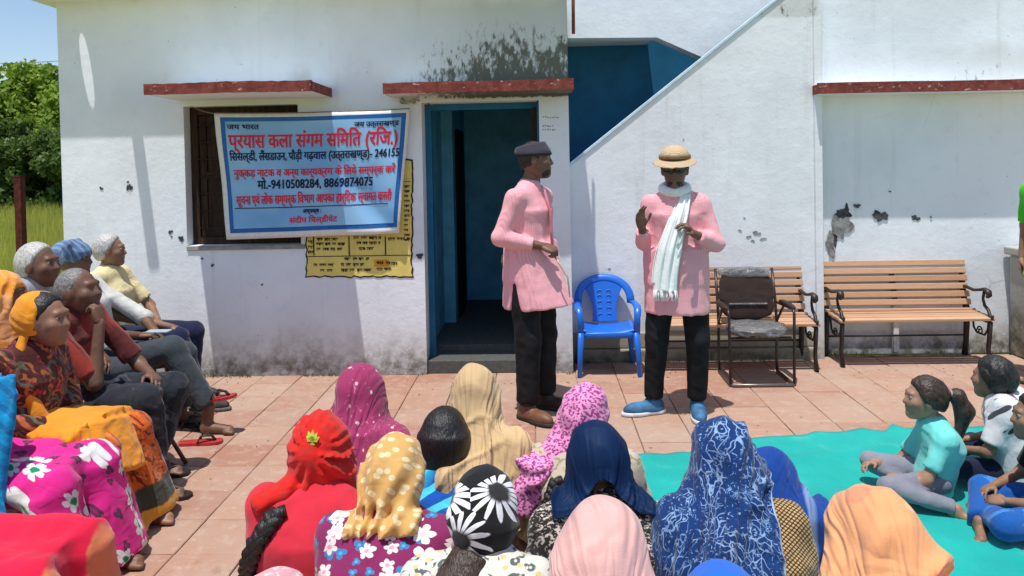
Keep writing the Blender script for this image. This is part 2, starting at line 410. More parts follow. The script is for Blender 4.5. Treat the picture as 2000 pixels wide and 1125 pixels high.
# ------------------------------------------------------------------ draped cloth: a woven sheet let fall over a body
def drape(name, prims, mat, parent, W, L, front, dx=0.0, turn=0.0, n=92, steps=70, iters=9, margin=.015, pinw=.05, seed=1, bendk=.35, front_drop=0.0, thick=.0025, pleat=.017, pl_dir=0.0, cr=.80, tilt=0.0):
    """prims: solids it lands on; front: hairline point where the sheet starts; it runs back (-y) from there"""
    nu = int(n*W/max(W, L))+1; nv = int(n*L/max(W, L))+1; h = W/(nu-1); hv = L/(nv-1)
    U, Vv = np.meshgrid(np.linspace(-W/2, W/2, nu), np.linspace(0, L, nv)); R = np.random.RandomState(seed)
    Uc = U*(cr+(1-cr)*np.exp(-Vv/.06)); X = np.stack([Uc*math.cos(turn)+Vv*math.sin(turn)+front[0]+dx, front[1]-Vv*math.cos(turn)+Uc*math.sin(turn), np.full_like(U, front[2])], 2)
    X[..., 2] += .012*vnoise(U*22+seed, Vv*5, 0*U, seed)+.010*vnoise(U*9+seed, Vv*9, 0*U, seed)+.03*np.exp(-((U/.12)**2))*(Vv > .0)*np.minimum(1, Vv/.05)+tilt*U
    P = X.reshape(-1, 3).astype(np.float64); V_ = np.zeros_like(P); idx = np.arange(nu*nv).reshape(nv, nu)
    pin = idx[0, np.abs(X[0, :, 0]-front[0]) < pinw]; pin0 = P[pin].copy(); pin1 = pin0.copy(); pin1[:, 1] = front[1]-.004-3*(pin0[:, 0]-front[0])**2; pin1[:, 2] = front[2]-.042-5*(pin0[:, 0]-front[0])**2
    def field(Q):
        D = None
        for f, _, _, k, op in prims:
            d = f(Q[:, 0], Q[:, 1], Q[:, 2])
            if D is None: D = d
            elif op == 1: hh = np.maximum(k-np.abs(D-d), 0)/max(k, 1e-5); D = np.minimum(D, d)-hh*hh*k*.25
        return D
    C_ = []
    def add(a, b, k):
        a, b = a.ravel(), b.ravel(); r = np.linalg.norm(P0[a]-P0[b], axis=1); C_.append((a, b, r, k))
    P0 = np.stack([U, Vv, 0*U], 2).reshape(-1, 3)
    for s in (0, 1):
        add(idx[:, s:-1:2], idx[:, s+1::2], 1.0); add(idx[s:-1:2, :], idx[s+1::2, :], 1.0)
        add(idx[s:-1:2, :-1], idx[s+1::2, 1:], .45); add(idx[s:-1:2, 1:], idx[s+1::2, :-1], .45)
    for s in (0, 1, 2, 3):
        a = idx[:, s:-2:4]; add(a, idx[:, s+2::4][:, :a.shape[1]], bendk); a = idx[s:-2:4, :]; add(a, idx[s+2::4, :][:a.shape[0]], bendk)
    dt = 1/60; g = np.array([0, 0, -9.8])
    for st in range(steps):
        w_ = min(1, st/18); pinp = pin0*(1-w_)+pin1*w_
        V_ += g*dt; V_ *= .975; Q = P+V_*dt
        for it in range(iters):
            for a, b, r, k in C_:
                d = Q[b]-Q[a]; l = np.sqrt((d*d).sum(1))+1e-9; e = d*((l-r)/l*.5*k)[:, None]; Q[a] += e; Q[b] -= e
            Q[pin] = pinp
            if it % 3 == 2 or it == iters-1:
                D = field(Q); m_ = D < margin
                if m_.any():
                    q = Q[m_]; e = .002; d0 = D[m_]; G = np.stack([field(q+np.array(o)*e)-d0 for o in ((1, 0, 0), (0, 1, 0), (0, 0, 1))], 1); G /= np.linalg.norm(G, axis=1)[:, None]+1e-9
                    nq = q+G*(margin-d0)[:, None]; mv = nq-P[m_]; tn = mv-G*(mv*G).sum(1)[:, None]; Q[m_] = nq-tn*.72
                Q[:, 2] = np.maximum(Q[:, 2], .012)
        V_ = (Q-P)/dt; sp = np.linalg.norm(V_, axis=1)[:, None]; V_ *= np.minimum(1, 4/(sp+1e-9)); P = Q
    # soft pleats running down the cloth, deeper away from the crown
    G3 = P.reshape(nv, nu, 3); du = np.gradient(G3, axis=1); dv = np.gradient(G3, axis=0); N3 = np.cross(du, dv); N3 /= np.linalg.norm(N3, axis=2)[:, :, None]+1e-9
    if N3[nv//3, nu//2, 2] < 0: N3 = -N3
    up = Uc*0+U; wv_ = vnoise(up*4, Vv*3.5, 0*U, seed+5); r1 = 1-np.abs(vnoise(up*17+wv_*1.6+pl_dir*Vv*6, Vv*2.6, 0*U+seed, seed+6)); r2 = 1-np.abs(vnoise(up*5+Vv*9, Vv*13-up*4, 0*U+seed, seed+7)); r3 = 1-np.abs(vnoise(up*34+wv_*3+pl_dir*Vv*9, Vv*5, 0*U, seed+8))
    amp = .25+.75*np.clip((np.hypot(U*1.2, Vv-.10)-.04)/.22, 0, 1); dsp = 2.1*pleat*amp*(r1**3+.45*r2**4+.35*r3**3-.42); P = (G3+N3*np.maximum(dsp, -.009)[:, :, None]).reshape(-1, 3)
    me = bpy.data.meshes.new(name)
    me.from_pydata(P.tolist(), [], [(j*nu+i, (j+1)*nu+i, (j+1)*nu+i+1, j*nu+i+1) for j in range(nv-1) for i in range(nu-1)]); me.update()
    uvl = me.uv_layers.new(name='UVMap'); li = np.empty(len(me.loops), np.int32); me.loops.foreach_get('vertex_index', li); uvl.data.foreach_set('uv', np.stack([U.ravel()[li], Vv.ravel()[li]], 1).astype(np.float32).ravel())
    o = link(name, me, mat, parent, True); sd = o.modifiers.new('thickness', 'SOLIDIFY'); sd.thickness = thick; sd.offset = 1; sb = o.modifiers.new('smooth', 'SUBSURF'); sb.levels = 1; sb.render_levels = 1
    return o
# ------------------------------------------------------------------ anatomy
def A(*p): return np.array(p, float)
def unit(v): v = np.asarray(v, float); return v/np.linalg.norm(v)
def head_frame(f=(0, 1, 0), tilt=0.0):
    f = unit(f); u = unit(A(0, 0, 1)+A(1, 0, 0)*tilt); u = unit(u-f*(u@f)); s = np.cross(f, u); return s, f, u
def head_prims(c, f=(0, 1, 0), tilt=0, h=1.0, face=True, child=False):
    c = A(*c); s, fw, u = head_frame(f, tilt); R = np.stack([s, fw, u])
    q = lambda a, b, d: c+(s*a+fw*b+u*d)*h
    r = lambda *x: tuple(v*h for v in x)
    L = [ell(q(0, -.012, .022), r(.075, .094, .098), R, .02), ell(q(0, .03, -.05), r(.054, .058, .06), R, .04*h)]
    if face:
        L += [cone(q(0, .080, .022), q(0, .099, -.016), .008*h, .0125*h, .014*h),
              cone(q(-.032, .076, .036), q(.032, .076, .036), .013*h, .013*h, .014*h),
              ell(q(0, .084, -.047), r(.022, .012, .009), R, .006*h), cone(q(0, .066, -.085), q(0, .069, -.082), .022*h, .022*h, .02*h),
              cone(q(-.036, .06, -.012), q(-.03, .066, -.02), .027*h, .024*h, .02*h), cone(q(.036, .06, -.012), q(.03, .066, -.02), .027*h, .024*h, .02*h),
              ell(q(-.076, -.002, 0), r(.010, .021, .032), R, .008*h), ell(q(.076, -.002, 0), r(.010, .021, .032), R, .008*h),
              cut(ell(q(-.031, .103, .017), r(.016, .017, .012), R, .01*h)), cut(ell(q(.031, .103, .017), r(.016, .017, .012), R, .01*h))]
    return L
def hand_prims(w, d, n, t, curl=.35, sc=1.0, spread=.05):
    w = A(*w); d = unit(d); n = unit(A(*n)-d*(A(*n)@d)); t = A(*t)-d*(A(*t)@d); t = unit(t-n*(t@n)); L = [ell(w+d*.045*sc, (.040*sc, .050*sc, .016*sc), np.stack([t, d, n]), .02)]
    for i, ln in enumerate((.072, .08, .074, .058)):
        kn = w+(d*(.082-.006*abs(i-1.2))+t*(.030-.0195*i))*sc; L.append(cone(w+d*.01*sc+t*(.014-.01*i)*sc, kn, .014*sc, .0105*sc, .012))
        dr = unit(d+t*spread*(1.5-i)); p = kn; a = 0
        for j, fr in enumerate((.44, .31, .25)):
            a += curl*(1, 1.25, .8)[j]; e = p+(dr*math.cos(a)+n*math.sin(a))*ln*fr*sc
            L.append(cone(p, e, (.0092-.0012*j)*sc, (.0084-.0012*j)*sc, .003)); p = e
    b = w+(d*.022+t*.026)*sc; e = b+unit(d*.55+t*.75+n*.35)*.042*sc; g = e+unit(d*.85+t*.3+n*(.3+curl*.4))*.036*sc
    L += [cone(b, e, .0135*sc, .0105*sc, .012), cone(e, g, .010*sc, .008*sc, .003)]; return L
def foot_prims(an, d, sc=1.0):
    an = A(*an); d = unit(A(d[0], d[1], 0)); g = an.copy(); g[2] = .035*sc; sd = np.cross(d, (0, 0, 1))
    L = [cone(an, g-d*.02*sc, .036*sc, .034*sc, .02), cone(g-d*.02*sc, g+d*.13*sc-A(0, 0, .012), .034*sc, .027*sc, .02)]
    for i in range(5):
        b = g+d*(.12-.008*abs(i-.6))*sc+sd*(.028-.0145*i)*sc-A(0, 0, .016); L.append(cone(b, b+d*(.045-.005*i)*sc-A(0, 0, .003), (.013 if i else .015)*sc, (.010 if i else .012)*sc, .004))
    return L
def limb(a, b, c, r): return [cone(a, b, r[0], r[1], .03), cone(b, c, r[2], r[3], .02)]
def pose(kind='stand', **ov):
    if kind == 'stand':
        J = dict(pel=A(0, 0, .93), ch=A(0, 0, 1.27), nk=A(0, 0, 1.43), hd=A(0, .035, 1.58), sh=[A(-.165, 0, 1.35), A(.165, 0, 1.35)],
                 el=[A(-.25, -.03, 1.12), A(.25, -.03, 1.12)], wr=[A(-.25, .1, .9), A(.25, .1, .9)], hp=[A(-.09, 0, .9), A(.09, 0, .9)],
                 kn=[A(-.1, .02, .49), A(.1, .02, .49)], an=[A(-.11, -.02, .085), A(.11, -.02, .085)], toe=[A(-.2, 1, 0), A(.2, 1, 0)])
    elif kind == 'chair':
        J = dict(pel=A(0, 0, .45), ch=A(0, .02, .80), nk=A(0, .05, .965), hd=A(0, .085, 1.09), sh=[A(-.18, .02, .91), A(.18, .02, .91)],
                 el=[A(-.24, .1, .66), A(.24, .1, .66)], wr=[A(-.12, .34, .53), A(.12, .34, .53)], hp=[A(-.09, .03, .44), A(.09, .03, .44)],
                 kn=[A(-.13, .44, .44), A(.13, .44, .44)], an=[A(-.12, .47, .09), A(.12, .47, .09)], toe=[A(0, 1, 0), A(.1, 1, 0)])
    else:
        J = dict(pel=A(0, 0, .12), ch=A(0, .02, .475), nk=A(0, .085, .595), hd=A(0, .13, .675), sh=[A(-.150, .035, .545), A(.150, .035, .545)],
                 el=[A(-.24, .12, .27), A(.24, .12, .27)], wr=[A(-.1, .32, .2), A(.1, .32, .2)], hp=[A(-.09, .03, .12), A(.09, .03, .12)],
                 kn=[A(-.30, .30, .13), A(.30, .30, .13)], an=[A(.1, .38, .07), A(-.1, .44, .07)], toe=[A(1, .2, 0), A(-1, .2, 0)])
    J.update(ov); J.setdefault('face', (0, 1, 0)); return J
def scaleJ(J, k):
    out = {}
    for a, b in J.items():
        out[a] = b if a in ('toe', 'face') else ([q*k for q in b] if isinstance(b, list) else b*k)
    return out
def body(P, J, mat, h=1.0, face=True, hands=((.35,), (.35,)), feet=True, vox=.012, hv=.0065, tilt=0, sc=1.0):
    """skin: trunk, limbs, head, hands with five fingers, feet: one mesh"""
    g = sc
    t = [ecn(J['pel'], J['ch'], (.135*g, .095*g), (.145*g, .095*g), k=.04), cone(J['sh'][0], J['sh'][1], .045*g, k=.05), cone(J['ch'], J['nk'], .075*g, .05*g, .04), cone(J['nk']-(J['hd']-J['nk'])*.2, J['hd']-A(0, .01, .02)*g, .05*g, .048*g, .03)]
    for i in (0, 1):
        t += limb(J['sh'][i], J['el'][i], J['wr'][i], (.046*g, .037*g, .036*g, .025*g))
        t += limb(J['hp'][i], J['kn'][i], J['an'][i], (.075*g, .05*g, .05*g, .033*g))
    G = [(t, vox), (head_prims(J['hd'], J['face'], tilt, h*g, face), hv)]
    for i in (0, 1):
        if hands[i] is not None:
            cv = hands[i]; f = unit(J['wr'][i]-J['el'][i]); s = -1 if i == 0 else 1
            d = cv[1] if len(cv) > 1 else f; n = cv[2] if len(cv) > 2 else (-s*.5, 0, -.9); th = cv[3] if len(cv) > 3 else (-s, .4, .3)
            G.append((hand_prims(J['wr'][i]-unit(d)*.005, d, n, th, cv[0], g*.98), .0045))
        if feet and feet is not True and not feet[i]: continue
        if feet: G.append((foot_prims(J['an'][i], J['toe'][i], g), .007))
    return grow('body', G, mat, P)
def eyes(P, J, h=1.0, tilt=0):
    s, f, u = head_frame(J['face'], tilt); c = J['hd']
    for a in (-.031, .031):
        q = c+(s*a+f*.0745+u*.0165)*h
        e = B().ball(q, .0118*h).obj('eye', EYEW, P, True)
        B().ball(q+f*.0048*h, .0080*h, 10).obj('pupil', EYEB, e, True)
def hair(P, J, mat, h=1.0, tilt=0, vol=.012, low=-.03, front=.045, extra=None, disp=None, bald=0, name='hair', vox=.007):
    s, f, u = head_frame(J['face'], tilt); c = J['hd']; R = np.stack([s, f, u]); q = lambda a, b, d: c+(s*a+f*b+u*d)*h
    L = [ell(q(0, -.016, .022), ((.077+vol)*h, (.094+vol)*h, (.099+vol)*h), R, .02)]
    if extra: L += extra(q)
    L += [half(q(0, front+.012, .075), f*.90-u*.50, .018), half(q(0, -.03, low), -u+f*.35, .012)]
    return grow(name, [(L, vox*max(.8, h))], mat, P, disp or crease(.008, .012, (0, .5, 1), 4, 5), relax=1)
TOPS = {}
def top(P, J, mat, name='shirt', g=.016, sleeve=(.35, .35), hem=None, w=1.0, disp=None, extra=(), vox=.011, sc=1.0, sv=.012, neckcut=True, cuts=()):
    G = g; k = sc
    L = [ecn(J['pel']-unit(J['ch']-J['pel'])*(.06*k if hem is None else hem), J['ch'], ((.15*w)*k+G, .115*w*k+G), ((.150*w)*k+G, .105*w*k+G), k=.05), ell(J['ch'], (.15*w*k+G, .10*w*k+G, .10*k), k=.04), cone(J['sh'][0], J['sh'][1], .034*k+G*.6, k=.07), cone(J['ch'], J['nk']-A(0, 0, .014), .085*k, .060*k, .07)]
    L += [cone(J['nk']-A(0, 0, .035)*k, s_, .050*k, .040*k, .06) for s_ in J['sh']]
    L += list(extra)
    for i in (0, 1):
        a, b, c = J['sh'][i], J['el'][i], J['wr'][i]; sl = sleeve[i]
        if sl <= .55:
            e = a+(b-a)*(sl/.55); L.append(cone(a, e, .043*k+G*.6, (.044)*k+sv, .03, True))
        else:
            e = b+(c-b)*min(1, (sl-.55)/.45)*.97; L += [cone(a, b, .042*k+G*.6, .040*k+sv*.8, .03), cone(b, e, .042*k+sv*.9, .031*k+sv*.9, .015, True)]
    L += list(cuts)
    P['_'] = 0; TOPS[P.name] = [q for q in L if q[4] == 1]; del P['_']
    return grow(name, [(L, vox)], mat, P, disp or crease(.012, .05, (.4, .1, 1), 3, 3), relax=1)
def trousers(P, J, mat, g=.018, end=(.96, .96), disp=None, vox=.011, name='trousers', sc=1.0, wide=1.0):
    L = [ell(J['pel']-A(0, 0, .02), (.15*sc+g, .115*sc+g, .13*sc), k=.05)]
    for i in (0, 1):
        e = J['kn'][i]+(J['an'][i]-J['kn'][i])*end[i]
        L += [cone(J['hp'][i], J['kn'][i], .085*sc+g, .055*sc+g*wide, .035), cone(J['kn'][i], e, .055*sc+g*wide, .042*sc+g*wide, .02, True)]
    return grow(name, [(L, vox)], mat, P, disp or crease(.012, .05, (.9, .2, .5), 2.2, 4), relax=1)
def sandal(P, an, d, sole, strap, name='sandal', sc=1.0):
    an = Vector(an); d = Vector((d[0], d[1], 0)).normalized(); s = d.cross(Vector((0, 0, 1))); c = Vector((an.x, an.y, 0))
    pts = []
    for t, w in ((-.065, .02), (-.05, .034), (0, .036), (.06, .038), (.12, .046), (.165, .04), (.19, .02)): pts.append((t, w))
    poly = [c+d*t*sc+s*w*sc for t, w in pts]+[c+d*t*sc-s*w*sc for t, w in pts[::-1]]
    o = B().prism(poly, (0, 0, .017)).obj(name, sole, P)
    b = B(); z = Vector((0, 0, 1)); m = c+d*.13*sc+z*.045
    b.tube([c+d*.05*sc+s*.036*sc+z*.017, c+d*.07*sc+s*.03*sc+z*.055, m], .007, 6, flat=(1.6, .6)); b.tube([c+d*.05*sc-s*.036*sc+z*.017, c+d*.07*sc-s*.03*sc+z*.055, m, c+d*.15*sc+z*.017], .007, 6, flat=(1.6, .6))
    b.obj('strap', strap, o, True); return o
def shoe(P, an, d, mat, solem, lacem=None, L=.27, name='shoe'):
    an = A(*an); d = unit(A(d[0], d[1], 0)); s = np.cross(d, (0, 0, 1)); c = A(an[0], an[1], 0)
    R = np.stack([s, d, A(0, 0, 1)])
    pr = [ecn(c+A(0, 0, .02), an+A(0, 0, .005), (.042, .05), (.043, .046), side=s, k=.03), ell(c+d*.10+A(0, 0, .035), (.048, .105, .045), R, .04), ell(c-d*.03+A(0, 0, .04), (.04, .045, .05), R, .03), half(c+A(0, 0, .018), (0, 0, -1), .004), half(an+A(0, 0, .012), (0, 0, 1), .006)]
    o = grow(name, [(pr, .006)], mat, P)
    so_ = grow('sole', [([ell(c+d*.105+A(0, 0, .012), (.053, .115, .05), R, .03), ell(c-d*.03+A(0, 0, .012), (.044, .055, .05), R, .05), half(c+A(0, 0, .026), (0, 0, 1), .004), half(c+A(0, 0, .001), (0, 0, -1), .003)], .006)], solem, o)
    if lacem:
        b = B()
        for k in range(4):
            q = c+d*(.055+.02*k)+A(0, 0, .083-.008*k); b.tube([q-s*.022-A(0, 0, .008), q, q+s*.022-A(0, 0, .008)], .004, 6)
        b.obj('laces', lacem, o, True)
    return o

EYEW = plain('eye_white', (.30, .25, .21), .35, .4, .02, 0); EYEB = plain('eye_dark', (.01, .007, .005), .15, .6, 0, 0)
SK1 = skin('skin_dark', (.12, .06, .038)); SK2 = skin('skin_brown', (.17, .085, .05)); SK3 = skin('skin_tan', (.27, .145, .09)); SK4 = skin('skin_deep', (.16, .083, .054))
HB = hairm('hair_black', (.008, .007, .007), (.02, .017, .016)); HG = hairm('hair_grey', (.12, .11, .105), (.26, .25, .24)); HW = hairm('hair_white', (.38, .37, .35), (.62, .6, .57)); HD = hairm('hair_brown', (.022, .012, .008), (.06, .033, .02))
BLK = plain('black_cloth', (.012, .012, .014), .8, .2, .3, .4, 12)
# ================================================================== SETTING
YW = 5.62          # front wall of the left block
YS = 5.98          # stair wall
YR = 6.10          # wall behind the long bench
def xw(u, Y): return atY(u, 350, Y).x
def zw(u, v, Y): return atY(u, v, Y).z

# ---- whitewashed masonry
def wall_mat(name, base, stain=None, dirt=.45, cracks=False):
    m = M(name, .92, .1); co = m.co(); x = m.sep(co)
    n1 = m.noise(co, 1.1, 5, .6); n2 = m.noise(co, 9, 5, .6); n3 = m.noise(co, 60, 3)
    c = m.mix(m.ss(n1, .35, .7), base, tuple(b*.88 for b in base))
    c = m.mix(m.math('MULTIPLY', m.ss(n2, .55, .75), .35), c, tuple(b*.8 for b in base))
    drip = m.noise(m.mp(co, (6, 6, .35)), 1.6, 4, .6)
    c = m.mix(m.math('MULTIPLY', m.ss(drip, .56, .74), .22), c, (.50, .49, .44))
    # splashed dirt and algae creeping up from the paving
    h = m.math('ADD', x[2], m.math('MULTIPLY', m.math('SUBTRACT', m.noise(m.mp(co, (1, 1, .6)), 2.4, 6, .62), .5), dirt*.95))
    f1 = m.ss(h, dirt, dirt*.25); f2 = m.ss(h, dirt*.48, .02)
    blot = m.ss(m.noise(co, 15, 6, .7), .30, .68)
    c = m.mix(m.math('MULTIPLY', f1, m.math('ADD', .18, m.math('MULTIPLY', blot, .5))), c, (.30, .275, .21))
    c = m.mix(m.math('MULTIPLY', f2, m.math('ADD', .30, m.math('MULTIPLY', blot, .55))), c, (.085, .082, .058))
    for (x0, x1, z0, z1, dens) in (stain or []):
        a = m.math('MULTIPLY', m.ss(x[0], x0, x0+(x1-x0)*.75), m.ss(x[0], x1+.06, x1)); 
        wob = m.math('MULTIPLY', m.math('SUBTRACT', m.noise(co, 3, 3), .5), .3)
        lowc = m.ss(x[2], z0-.03, z0); b = m.math('MULTIPLY', m.ss(m.math('ADD', x[2], wob), z1, z0), lowc); core = m.math('MULTIPLY', a, b)
        area = m.math('MULTIPLY', m.math('MULTIPLY', m.ss(m.math('ADD', x[2], wob), z1+.1, z1-.05), lowc), a)
        c = m.mix(m.math('MULTIPLY', area, .55), c, (.50, .51, .47))
        th = m.math('SUBTRACT', .66, m.math('MULTIPLY', core, .17*dens))
        sp = m.noise(m.mp(co, (1, 1, .42)), 22, 6, .72); df = m.math('SUBTRACT', sp, th)
        c = m.mix(m.math('MULTIPLY', m.ss(df, -.05, .08), m.ss(core, .02, .4)), c, (.15, .155, .13))
    if cracks:
        v = m.vor(m.mix(.06, co, m.noise(co, 4, 3, color=True)), 1.3, '3D', 'DISTANCE_TO_EDGE')
        c = m.mix(m.math('MULTIPLY', m.ss(v, .009, .002), m.math('MULTIPLY', m.ss(m.noise(co, 1.3, 2), .58, .7), .4)), c, (.35, .34, .32))
    spot = m.vor(co, 7, out='Distance'); c = m.mix(m.math('MULTIPLY', m.ss(spot, .045, .02), .6), c, (.14, .13, .12))
    m.col(c)
    h = m.math('ADD', m.math('MULTIPLY', n2, .5), m.math('ADD', m.math('MULTIPLY', n1, 1.0), m.math('MULTIPLY', n3, .1)))
    m.bump(h, .32, .03); return m.m
xp = lambda u: xw(u, YW)
WALL = wall_mat('whitewash', (.82, .86, .91), stain=[(xp(700), xp(1120), 2.13, 2.86, 2.0), (xp(560), xp(606), 2.2, 2.32, .7)])
WALL2 = wall_mat('whitewash_worn', (.83, .855, .88), dirt=.42, stain=[(xw(1420, YS), xw(1590, YS), 2.75, 3.0, .35)], cracks=True)
WALL3 = wall_mat('whitewash_right', (.82, .86, .91), dirt=.36, stain=[(xw(1650, YR), xw(2150, YR), 2.12, 2.45, .35)], cracks=True)
PLINTH = wall_mat('plinth_cement', (.42, .39, .31), dirt=.30)
m = M('red_oxide_paint', .75, .25); n = m.noise(m.co(), 16, 5, .65); c = m.mix(m.ss(n, .35, .65), (.17, .035, .028), (.26, .065, .05))
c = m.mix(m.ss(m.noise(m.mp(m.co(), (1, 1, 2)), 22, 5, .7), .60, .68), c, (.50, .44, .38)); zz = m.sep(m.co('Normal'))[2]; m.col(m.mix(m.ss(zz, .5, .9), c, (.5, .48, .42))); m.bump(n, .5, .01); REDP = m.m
BLUEW = plain('blue_wall_paint', (.010, .135, .27), .6, .3, .1, .2, 6)
BLUED = plain('blue_room_paint', (.12, .43, .62), .7, .25, .12, .2, 6)
PALEB = plain('pale_blue_trim', (.58, .74, .84), .8, .2, .08, .2, 12)
DARK = plain('painted_opening_dark', (.012, .012, .014), .9, .1)
CONC = plain('concrete', (.33, .32, .30), .9, .15, .2, .5, 10)
STEEL = plain('grey_steel', (.25, .25, .26), .4, .5, .1, .1, metallic=.8)

ZT = 2.93          # underside of the roof slab
xL = xw(121, YW); wx0, wx1 = xw(362, YW), xw(585, YW); wz0, wz1 = 1.02, 2.10; dx0, dx1 = xw(826, YW), xw(1055, YW); xP = xw(1113, YW); dz = 2.09
left = thing('building', 'white washed single storey building with open blue doorway and barred dark window', 'building', (0, 0, 0))
T = .23
b = B(); b.box((xL, YW, 0), (wx0, YW+T, ZT)); b.box((wx0, YW, 0), (wx1, YW+T, wz0)); b.box((wx0, YW, wz1), (wx1, YW+T, ZT)); b.box((wx1, YW, 0), (dx0, YW+T, ZT)); b.box((dx0, YW, dz), (dx1, YW+T, ZT)); b.box((dx1, YW, 0), (xP, YW+T, ZT))
bmesh.ops.remove_doubles(b.bm, verts=b.bm.verts, dist=1e-4)
b.obj('wall', WALL, left)
b = B(); b.box((xL, YW+T, 0), (xL+.22, 10.5, ZT)); b.box((xP-.22, YW+T, 0), (xP, 9.4, ZT)); b.box((xL+.22, 10.3, 0), (xP-.22, 10.5, ZT)); b.obj('side_wall', WALL, left)
# roof slab with a drain hole through the eave, drawn out oval to lengthen its light spot, and a spout
xe, ez = xL-.14, ZT
hx = xw(174, YW)-.05; hy = YW-.15; hr = .062
def slab(x0, x1, y0, y1, z0, z1, mat, parent, hole=None, name='roof_slab'):
    bb = B()
    if hole:
        hx, hy, hr = hole
        angs = sorted([k*2*PI/24 for k in range(24)]+[math.atan2(yy-hy, xx-hx) % (2*PI) for xx in (x0, x1) for yy in (y0, y1)]); N = len(angs)
        for z in (z0, z1):
            ring = [bb.bm.verts.new((hx+hr*.72*math.cos(angs[k]), hy+hr*1.45*math.sin(angs[k]), z)) for k in range(N)]
            out = []
            for k in range(N):
                a = angs[k]; c_, s_ = math.cos(a), math.sin(a); t = min(((x1-hx) if c_ > 0 else (x0-hx))/c_ if abs(c_) > 1e-6 else 1e9, ((y1-hy) if s_ > 0 else (y0-hy))/s_ if abs(s_) > 1e-6 else 1e9)
                out.append(bb.bm.verts.new((hx+c_*t, hy+s_*t, z)))
            for k in range(N): bb.bm.faces.new((ring[k], ring[(k+1) % N], out[(k+1) % N], out[k]))
            if z == z0: r0, o0 = ring, out
        for k in range(N):
            bb.bm.faces.new((r0[k], r0[(k+1) % N], ring[(k+1) % N], ring[k])); bb.bm.faces.new((o0[k], o0[(k+1) % N], out[(k+1) % N], out[k]))
        # corner wedges
        bmesh.ops.recalc_face_normals(bb.bm, faces=bb.bm.faces)
    else: bb.box((x0, y0, z0), (x1, y1, z1))
    return bb.obj(name, mat, parent)
roofm = WALL
slab(xL+.08, hx+.5, YW-.265, YW-.005, ZT, ZT+.13, WALL, left, (hx, hy, hr))
b = B(); b.box((xe, YW-.265, ZT), (xL+.078, YW-.005, ZT+.13)); b.box((hx+.502, YW-.265, ZT), (xP, YW-.005, ZT+.13)); b.box((xe, YW-.003, ZT), (xP, 10.7, ZT+.13)); b.obj('roof_slab', WALL, left)
sx = xw(262, YW)-.075
B().tube([(sx, YW-.02, ZT+.07), (sx, YW-.53, ZT+.05)], .045, 12).obj('rainwater_spout', CONC, left, True)
# window
wf = B(); d = YW+.10
for lo, hi in (((wx0, d, wz0), (wx0+.06, d+.07, wz1)), ((wx1-.06, d, wz0), (wx1, d+.07, wz1)), ((wx0+.06, d, wz1-.06), (wx1-.06, d+.07, wz1)), ((wx0+.06, d, wz0), (wx1-.06, d+.07, wz0+.06))): wf.box(lo, hi, .004)
WOODD = M('dark_brown_wood', .7, .2); co = WOODD.co(); nz = WOODD.noise(WOODD.mp(co, (9, 9, .8)), 5, 5, .6, .8); WOODD.col(WOODD.mix(WOODD.ss(nz, .3, .7), (.022, .012, .008), (.065, .036, .022))); WOODD.bump(nz, .4, .01); WOODD = WOODD.m
win = wf.obj('window', WOODD, left)
xm = (wx0+wx1)/2
for a0, a1 in ((wx0+.062, xm-.004), (xm+.004, wx1-.062)):
    s_ = B(); s_.box((a0, d+.02, wz0+.062), (a0+.055, d+.055, wz1-.062), .003); s_.box((a1-.055, d+.02, wz0+.062), (a1, d+.055, wz1-.062), .003)
    for z0, z1 in ((wz0+.062, wz0+.13), (wz1-.13, wz1-.062), ((wz0+wz1)/2-.03, (wz0+wz1)/2+.03)): s_.box((a0+.056, d+.02, z0), (a1-.056, d+.055, z1), .003)
    for z0, z1 in ((wz0+.13, (wz0+wz1)/2-.03), ((wz0+wz1)/2+.03, wz1-.13)): s_.box((a0+.056, d+.034, z0+.001), (a1-.056, d+.045, z1-.001))
    s_.obj('shutter', WOODD, win)
for k in range(7):
    z = wz0+.13+k*.135; B().tube([(wx0+.06, d-.015, z), (wx1-.06, d-.015, z)], .006, 6).obj('bar', plain('window_bar', (.03, .02, .018), .5) if k == 0 else bpy.data.materials['window_bar'], win, True)
B().box((wx0-.001, YW-.012, wz0-.035), (wx1+.03, YW+.10, wz0-.001), .004).obj('sill', CONC, win)
# projecting shades over openings (tapered slabs, red painted edge)
def chajja(parent, x0, x1, yw, zb, proj, th=.105, rise=.05, tip=.03):
    """zb: underside at the front; underside rises towards the wall end by rise"""
    bb = B(); p = [(x0, yw-.002, zb-rise), (x0, yw-proj, zb), (x0, yw-proj, zb+th), (x0, yw-.002, zb+th+.02)]
    bb.prism(p, (x1-x0, 0, 0)); o = bb.obj('window_shade', WALL, parent)
    f = B(); nx = 26
    rows = []
    for j in range(nx+1):
        t = j/nx; x = x0-.006+(x1-x0+.012)*t; wob = .003*math.sin(9*t+x0)+.003*random.uniform(-1, 1)
        rows.append([(x, yw-proj-.012+wob*.4, zb-.003+wob*.6), (x, yw-proj-.014, zb+th+.006+wob), (x, yw-proj+.03, zb+th+.010+wob)])
    vs = [q for r in rows for q in r]; me = bpy.data.meshes.new('painted_edge')
    fs = [(i*3+k, (i+1)*3+k, (i+1)*3+k+1, i*3+k+1) for i in range(nx) for k in (0, 1)]
    me.from_pydata(vs, [], fs); e = link('painted_edge', me, REDP, o); md = e.modifiers.new('thick', 'SOLIDIFY'); md.thickness = .012; md.offset = -1
    B().box((x0-.008, yw-proj, zb+.001), (x0+.0, yw-.003, zb+th), 0).obj('painted_edge', REDP, o)
    B().box((x1+.0, yw-proj, zb+.001), (x1+.008, yw-.003, zb+th), 0).obj('painted_edge', REDP, o)
    return o
chajja(left, atY(284, 180, YW-.52).x, atY(606, 180, YW-.52).x, YW, atY(430, 181, YW-.52).z, .52, .068, .0)
